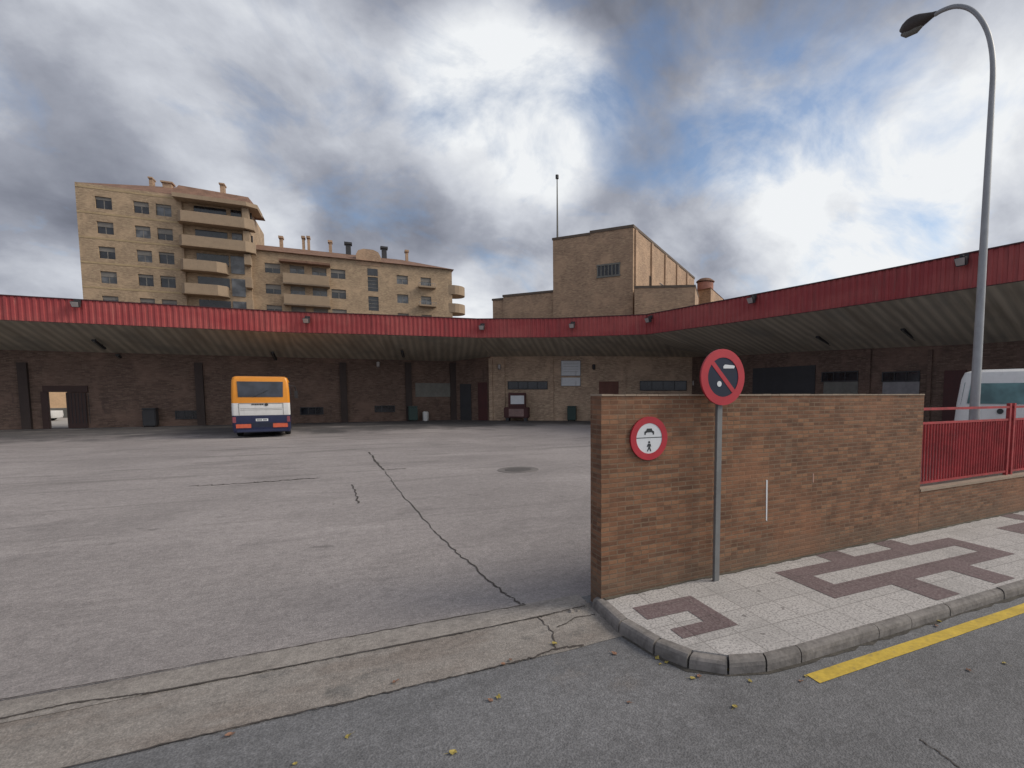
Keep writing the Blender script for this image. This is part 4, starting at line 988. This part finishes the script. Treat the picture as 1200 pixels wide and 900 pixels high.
for k in range(6):
    zc = rz_[0]-dq*k
    o = MB(); o.box(xa, xb, -1.2, -.002, zc-1.95, zc-.66); bo = o.build('balcony', M['balc'], lb)
    o = MB(); o.box(xa-.06, xb+.06, -1.28, -.002, zc-2.15, zc-1.953); o.build('slab', plain('slab_dark', (.2, .15, .11), .9), bo)
o = MB(); o.box(xa-.4, xb+.2, -1.3, -.002, rz_[0]+.85, rz_[0]+1.15); o.build('eaves', M['tile'], lb)
xa2, xb2 = q(490, 330)[0], q(510, 330)[0]
for k in range(4):
    zc = rz_[0]-dq*k; o = MB(); o.box(xa2, xb2, -.9, -.002, zc-.95, zc-.72); bo = o.build('balcony', M['balc'], lb)
    o = MB(); o.box(xa2, xb2, -.9, -.86, zc-.1-.25, zc-.3); [o.box(xa2+(xb2-xa2)*j/10, xa2+(xb2-xa2)*j/10+.04, -.9, -.86, zc-.72, zc-.35) for j in range(11)]; o.build('balustrade', M['galv_dark'], bo)
# rounded balconies on the right end
for k in range(5):
    zc = rz_[0]-dq*k-.6; pts = [(QL-.6, 0.0)]+[(QL+.4+1.9*math.sin(R(a)), 2.0-2.2*math.cos(R(a))) for a in range(0, 181, 20)]+[(QL-.6, 4.2)]
    o = MB(); o.prism(pts, zc-.9, zc+.5); o.build('balcony', M['balc'], lb)
# tiled roof
rz2 = q(300, 286.5, Yb+5)[1]
o = MB(); o.add([(-.3, -.45, QZ), (QL+.3, -.45, QZ), (QL+.3, 13, QZ), (-.3, 13, QZ), (0, 5, rz2), (QL-7, 5, rz2), (0, 8, rz2), (QL-7, 8, rz2)], [(0, 1, 5, 4), (1, 2, 7, 5), (2, 3, 6, 7), (4, 5, 7, 6), (3, 0, 4, 6), (3, 2, 1, 0)]); o.recalc = True; rfo = o.build('roof', M['tile'], lb)
# stair tower head
s0, s1 = q(417, 300)[0], q(446, 300)[0]; szt = q(430, 292)[1]
o = MB(); prof = [(s0, QZ-.6), (s0, szt-.9), (s0+.3, szt-.3), (s0+1.0, szt), (s1-1.0, szt), (s1-.3, szt-.3), (s1, szt-.9), (s1, QZ-.6)]; poly_xz(o, prof, -.06, 4.5); o.build('stair_head', M['brick_tower'], lb)
o = MB(); o.box(sx0, sx1, -.03, .1, QZ-2.0, QZ-1.0); o.build('stair_window', M['win_dark'], lb)
for (px, py, wd) in ((329.5, 280, .2), (355.5, 280, .16), (361.5, 280, .16), (387, 285, .2), (408, 287, .36), (450, 292, .36), (476.5, 296, .2)):
    xx, zt = q(px, py, Yb+5); o = MB(); o.box(xx-wd, xx+wd, 4.6, 5.4, rz2-.6, zt); o.box(xx-wd*1.5, xx+wd*1.5, 4.4, 5.6, zt, zt+.3); o.build('chimney', M['brick_tower'] if wd < .3 else M['dark_metal'], rfo)

# --- brick building behind the station
Cc = PD(741, 461, 47.0); dirF = R(-50); tF = Vector((math.cos(dirF), math.sin(dirF))); tS = Vector((math.cos(dirF+R(90)), math.sin(dirF+R(90))))
C2 = Vector((Cc.x, Cc.y))
A2 = PL(649, 461, C2, C2-tF*5); A2 = Vector((A2.x, A2.y)); Ln = (C2-A2).length
E2 = PL(812, 461, C2, C2+tS*5); Ls = (Vector((E2.x, E2.y))-C2).length
print('tower', Ln, Ls)
tw = empty('brick_building', (A2.x, A2.y, 0), dirF); tag(tw, 'tall windowed brick building with a thin rooftop mast rising behind the station', 'building')
zt1 = PL(649, 281.5, A2, C2).z; zt2 = PL(690, 274, A2, C2).z
xm = (Vector(PL(692, 300, A2, C2)[:2])-A2).length
SP = min(Ls, 26)
o = MB(); o.box(0, xm, 0, SP, -.05, zt1); o.box(xm, Ln, .001, SP*.995, -.05, zt2); o.build('wall', M['brick_tower'], tw)
o = MB(); o.box(-.06, xm-.003, -.06, SP, zt1, zt1+.22); o.box(xm-.06, Ln+.06, -.06, SP, zt2, zt2+.25); o.build('parapet', plain('parapet_dark', (.13, .10, .08), .9), tw)
# side face buttresses with stepped tops
nb = 5
for i in range(nb):
    y0 = SP*i/nb+.35; y1 = y0+.55
    o = MB(); o.box(Ln+.002, Ln+.16, y0, y1, 6, zt2-.1); o.build('buttress', M['brick_tower'], tw)
wa = PL(700.5, 312.5, A2, C2); wb = PL(726, 321.5, A2, C2); xa = (Vector(wa[:2])-A2).length; xb = (Vector(wb[:2])-A2).length
o = MB(); o.box(xa, xb, -.02, .1, wb.z, wa.z); wn = o.build('window', M['win_dark'], tw)
o = MB(); [o.box(xa+(xb-xa)*k/6-.05, xa+(xb-xa)*k/6+.05, -.07, -.022, wb.z, wa.z) for k in range(7)]; o.box(xa-.1, xb+.1, -.09, -.022, wa.z, wa.z+.15); o.box(xa-.1, xb+.1, -.09, -.022, wb.z-.15, wb.z); o.build('frame', M['grey_panel'], wn)
for (px0, px1, py0, py1) in ((761, 765.5, 323, 337), (773, 780, 331.5, 337)):
    a = PL(px0, py0, C2, C2+tS*5); b = PL(px1, py1, C2, C2+tS*5); ya = (Vector(a[:2])-C2).length; yb_ = (Vector(b[:2])-C2).length
    o = MB(); o.box(Ln-.05, Ln+.03, ya, yb_, b.z, a.z); o.build('window', M['win_dark'], tw)
mz = PL(651.5, 208, A2, C2).z
o = MB(); o.tube([(.35, .3, zt1-.2), (.35, .3, mz)], [.10, .05], 8); ms = o.build('mast', M['grey_panel'], tw); o = MB(); o.tube([(.35, .3, mz), (.35, .3, mz+.35)], .16, 8); o.build('beacon', M['dark_metal'], ms)
# left low wing of it
LB = PL(588, 461, A2, C2); LB2 = PL(573, 461, A2, C2); l1 = (Vector(LB[:2])-A2).length; l2 = (Vector(LB2[:2])-A2).length
zl = PL(620, 344, A2, C2).z; zl2 = PL(580, 350, A2, C2).z
o = MB(); o.box(-l1, -.003, .5, 9, -.05, zl); wg = o.build('side_wing', M['brick_tower'], tw)
o = MB(); o.box(-l2, -l1-.003, .9, 8, -.05, zl2); o.build('end_bay', M['brick_tower'], wg)
o = MB(); o.box(-l1-.05, -.003, .42, 9, zl, zl+.22); o.box(-l2-.05, -l1-.053, .82, 8, zl2, zl2+.2); o.build('parapet', plain('parapet_dark2', (.13, .10, .08), .9), wg)
# lower block in front of the side face
ft = [PD(743, 461, 45.5), PD(813, 461, 45.0), PD(817, 461, 50.0), PD(760, 461, 56)]
zz = PD(775, 337, 45.2).z
lw = empty('brick_building', (ft[0].x, ft[0].y, 0)); tag(lw, 'low flat roofed brick block in front of the tall brick building', 'building')
fp = [(p.x-ft[0].x, p.y-ft[0].y) for p in ft]
o = MB(); o.prism(fp, -.05, zz); o.build('wall', M['brick_tower'], lw); cxm = sum(p[0] for p in fp)/4; cym = sum(p[1] for p in fp)/4
o = MB(); o.prism([(cxm+(p[0]-cxm)*1.012, cym+(p[1]-cym)*1.012) for p in fp], zz, zz+.2); o.build('parapet', plain('parapet_dark3', (.13, .10, .08), .9), lw)
# distant building with a round pink-tiled turret
ft = [PD(812, 461, 62), PD(831, 461, 60), PD(851, 461, 70), PD(830, 461, 74)]
pk = empty('distant_building', (ft[0].x, ft[0].y, 0)); tag(pk, 'small distant building with a round pink tiled turret right of the brick buildings', 'building')
fp = [(p.x-ft[0].x, p.y-ft[0].y) for p in ft]; z1_ = PD(831, 337, 60).z+.35
o = MB(); o.prism(fp, -.05, z1_-.4); o.build('wall', M['brick_tower'], pk)
tc_ = PD(824.5, 461, 64); tz0 = PD(824, 337, 64).z; tz1 = PD(824, 326, 64).z; tx, ty = tc_.x-ft[0].x, tc_.y-ft[0].y
o = MB(); o.tube([(tx, ty, z1_-.8), (tx, ty, tz0+.55)], 1.0, 16); tr = o.build('turret', M['pink_roof'], pk, smooth=True)
o = MB(); o.tube([(tx, ty, tz0+.65), (tx, ty, tz0+.75), (tx, ty, tz1-.1), (tx, ty, tz1)], [1.15, 1.12, .7, .3], 16); o.build('turret_roof', M['tile'], tr, smooth=True)
cxm = sum(p[0] for p in fp)/4; cym = sum(p[1] for p in fp)/4
n = 4; hv = [(cxm+(p[0]-cxm)*1.05, cym+(p[1]-cym)*1.05, z1_-.397) for p in fp]
o = MB(); o.add(hv+[(cxm, cym, z1_+.9)], [(0, 1, 4), (1, 2, 4), (2, 3, 4), (3, 0, 4), (3, 2, 1, 0)]); o.recalc = True; o.build('roof', M['pink_roof'], pk)

# ------------------------------------------------------------------ small things on the ground
mh = G(607, 550.5); r = empty('manhole_cover', (mh.x, mh.y, .0)); tag(r, 'round dark manhole cover in the middle of the yard', 'manhole cover')
o = MB(); o.tube([(0, 0, 0), (0, 0, .008)], .62, 28); o.build('surround', plain('manhole_surround', (.17, .155, .15), .9), r)
o = MB(); o.tube([(0, 0, .0085), (0, 0, .016)], .40, 28); [o.box(-.3+k*.1, -.25+k*.1, -.2, .2, .0165, .019) for k in range(6)]; o.build('lid', M['iron'], r)
leafm = []
rnd = random.Random(9)
def leaf_mesh(name, m, sd):
    rr = random.Random(sd); o = MB(); n = 9; c = []
    for k in range(n):
        a = 2*math.pi*k/n; rad = (.036 if k % 2 == 0 else .024)*rr.uniform(.85, 1.2); c.append((rad*math.cos(a), rad*.8*math.sin(a), .004+rr.uniform(.0, .014)))
    vs = [(0, 0, .006)]+c; o.add(vs, [(0, 1+k, 1+(k+1) % n) for k in range(n)]); o.add([(.03, -.0015, .005), (.075, -.0015, .006), (.075, .0015, .006), (.03, .0015, .005)], [(0, 1, 2, 3)])
    return o.build(name, m)
ly = leaf_mesh('fallen_leaf', M['leaf_y'], 1); lb_ = leaf_mesh('fallen_leaf', M['leaf_b'], 2)
leaves = [(770, 772, 0, 'upper yellow leaf of the clump of three below the curving kerb'), (774, 779, 0, 'middle yellow leaf of the clump of three below the curving kerb'), (781, 777, 0, 'yellow leaf on the right of the clump of three below the curving kerb'),
 (845, 784, 0, 'yellow leaf touching the kerb at its lowest corner'), (853, 786, 0, 'yellow leaf just right of the leaf at the lowest kerb corner'), (812, 796, 0, 'yellow leaf on the road just left of the lowest kerb corner'), (819, 793, 1, 'brown leaf beside the yellow leaf left of the lowest kerb corner'),
 (879, 799, 0, 'yellow leaf between the lowest kerb corner and the end of the yellow line'), (584, 818, 0, 'yellow leaf on the road below the gutter, with a brown one beside it'), (575, 822, 1, 'brown leaf lying left beside a yellow leaf on the road below the gutter'), (737, 824, 1, 'brown leaf alone on the road below the kerb curve'),
 (861, 829, 0, 'yellow leaf alone on the road below the end of the yellow line'), (408, 864, 0, 'large yellow leaf on the road near the bottom left'), (531, 883, 0, 'yellow leaf near the bottom edge of the road, left of centre'), (346, 896, 0, 'yellow leaf lowest and farthest left on the road'), (270, 862, 1, 'brown leaf farthest left on the old concrete gutter'),
 (944, 793, 0, 'yellow leaf touching the left end of the yellow line'), (938, 799, 1, 'brown leaf just below left of the end of the yellow line'), (1101, 729, 0, 'yellow leaf between the kerb and the yellow line'), (1097, 734, 1, 'brown leaf between the kerb and the yellow line'),
 (720, 767, 1, 'reddish brown leaf on the road left of the curving kerb'), (650, 756, 0, 'yellow leaf on the gutter beside its crack near the wall end'), (598, 775, 1, 'brown leaf at the edge of the gutter, upper right of a pair'), (590, 780, 1, 'brown leaf at the edge of the gutter, lower left of a pair'), (463, 801, 1, 'brown leaf alone in the middle of the old concrete gutter'),
 (1177, 778, 0, 'yellow leaf on the road at the right edge of the photo'), (1135, 786, 1, 'brown leaf on the road below the right part of the yellow line')]
uy = ub = False
for k, (px, py, brown, lab) in enumerate(leaves):
    src = lb_ if brown else ly
    if brown and not ub: o = src; ub = True
    elif not brown and not uy: o = src; uy = True
    else: o = src.copy(); col.objects.link(o)
    p = G(px, py); z = .012 if 4.0 < p.y < 5.2 and p.x < 2.2 else .004
    o.location = (p.x, p.y, z); o.rotation_euler = (rnd.uniform(-.12, .12), rnd.uniform(-.12, .12), rnd.uniform(0, 6.28)); s = rnd.uniform(.5, .85); o.scale = (s, s, s)
    tag(o, lab, 'leaf', 'fallen leaves on the road')
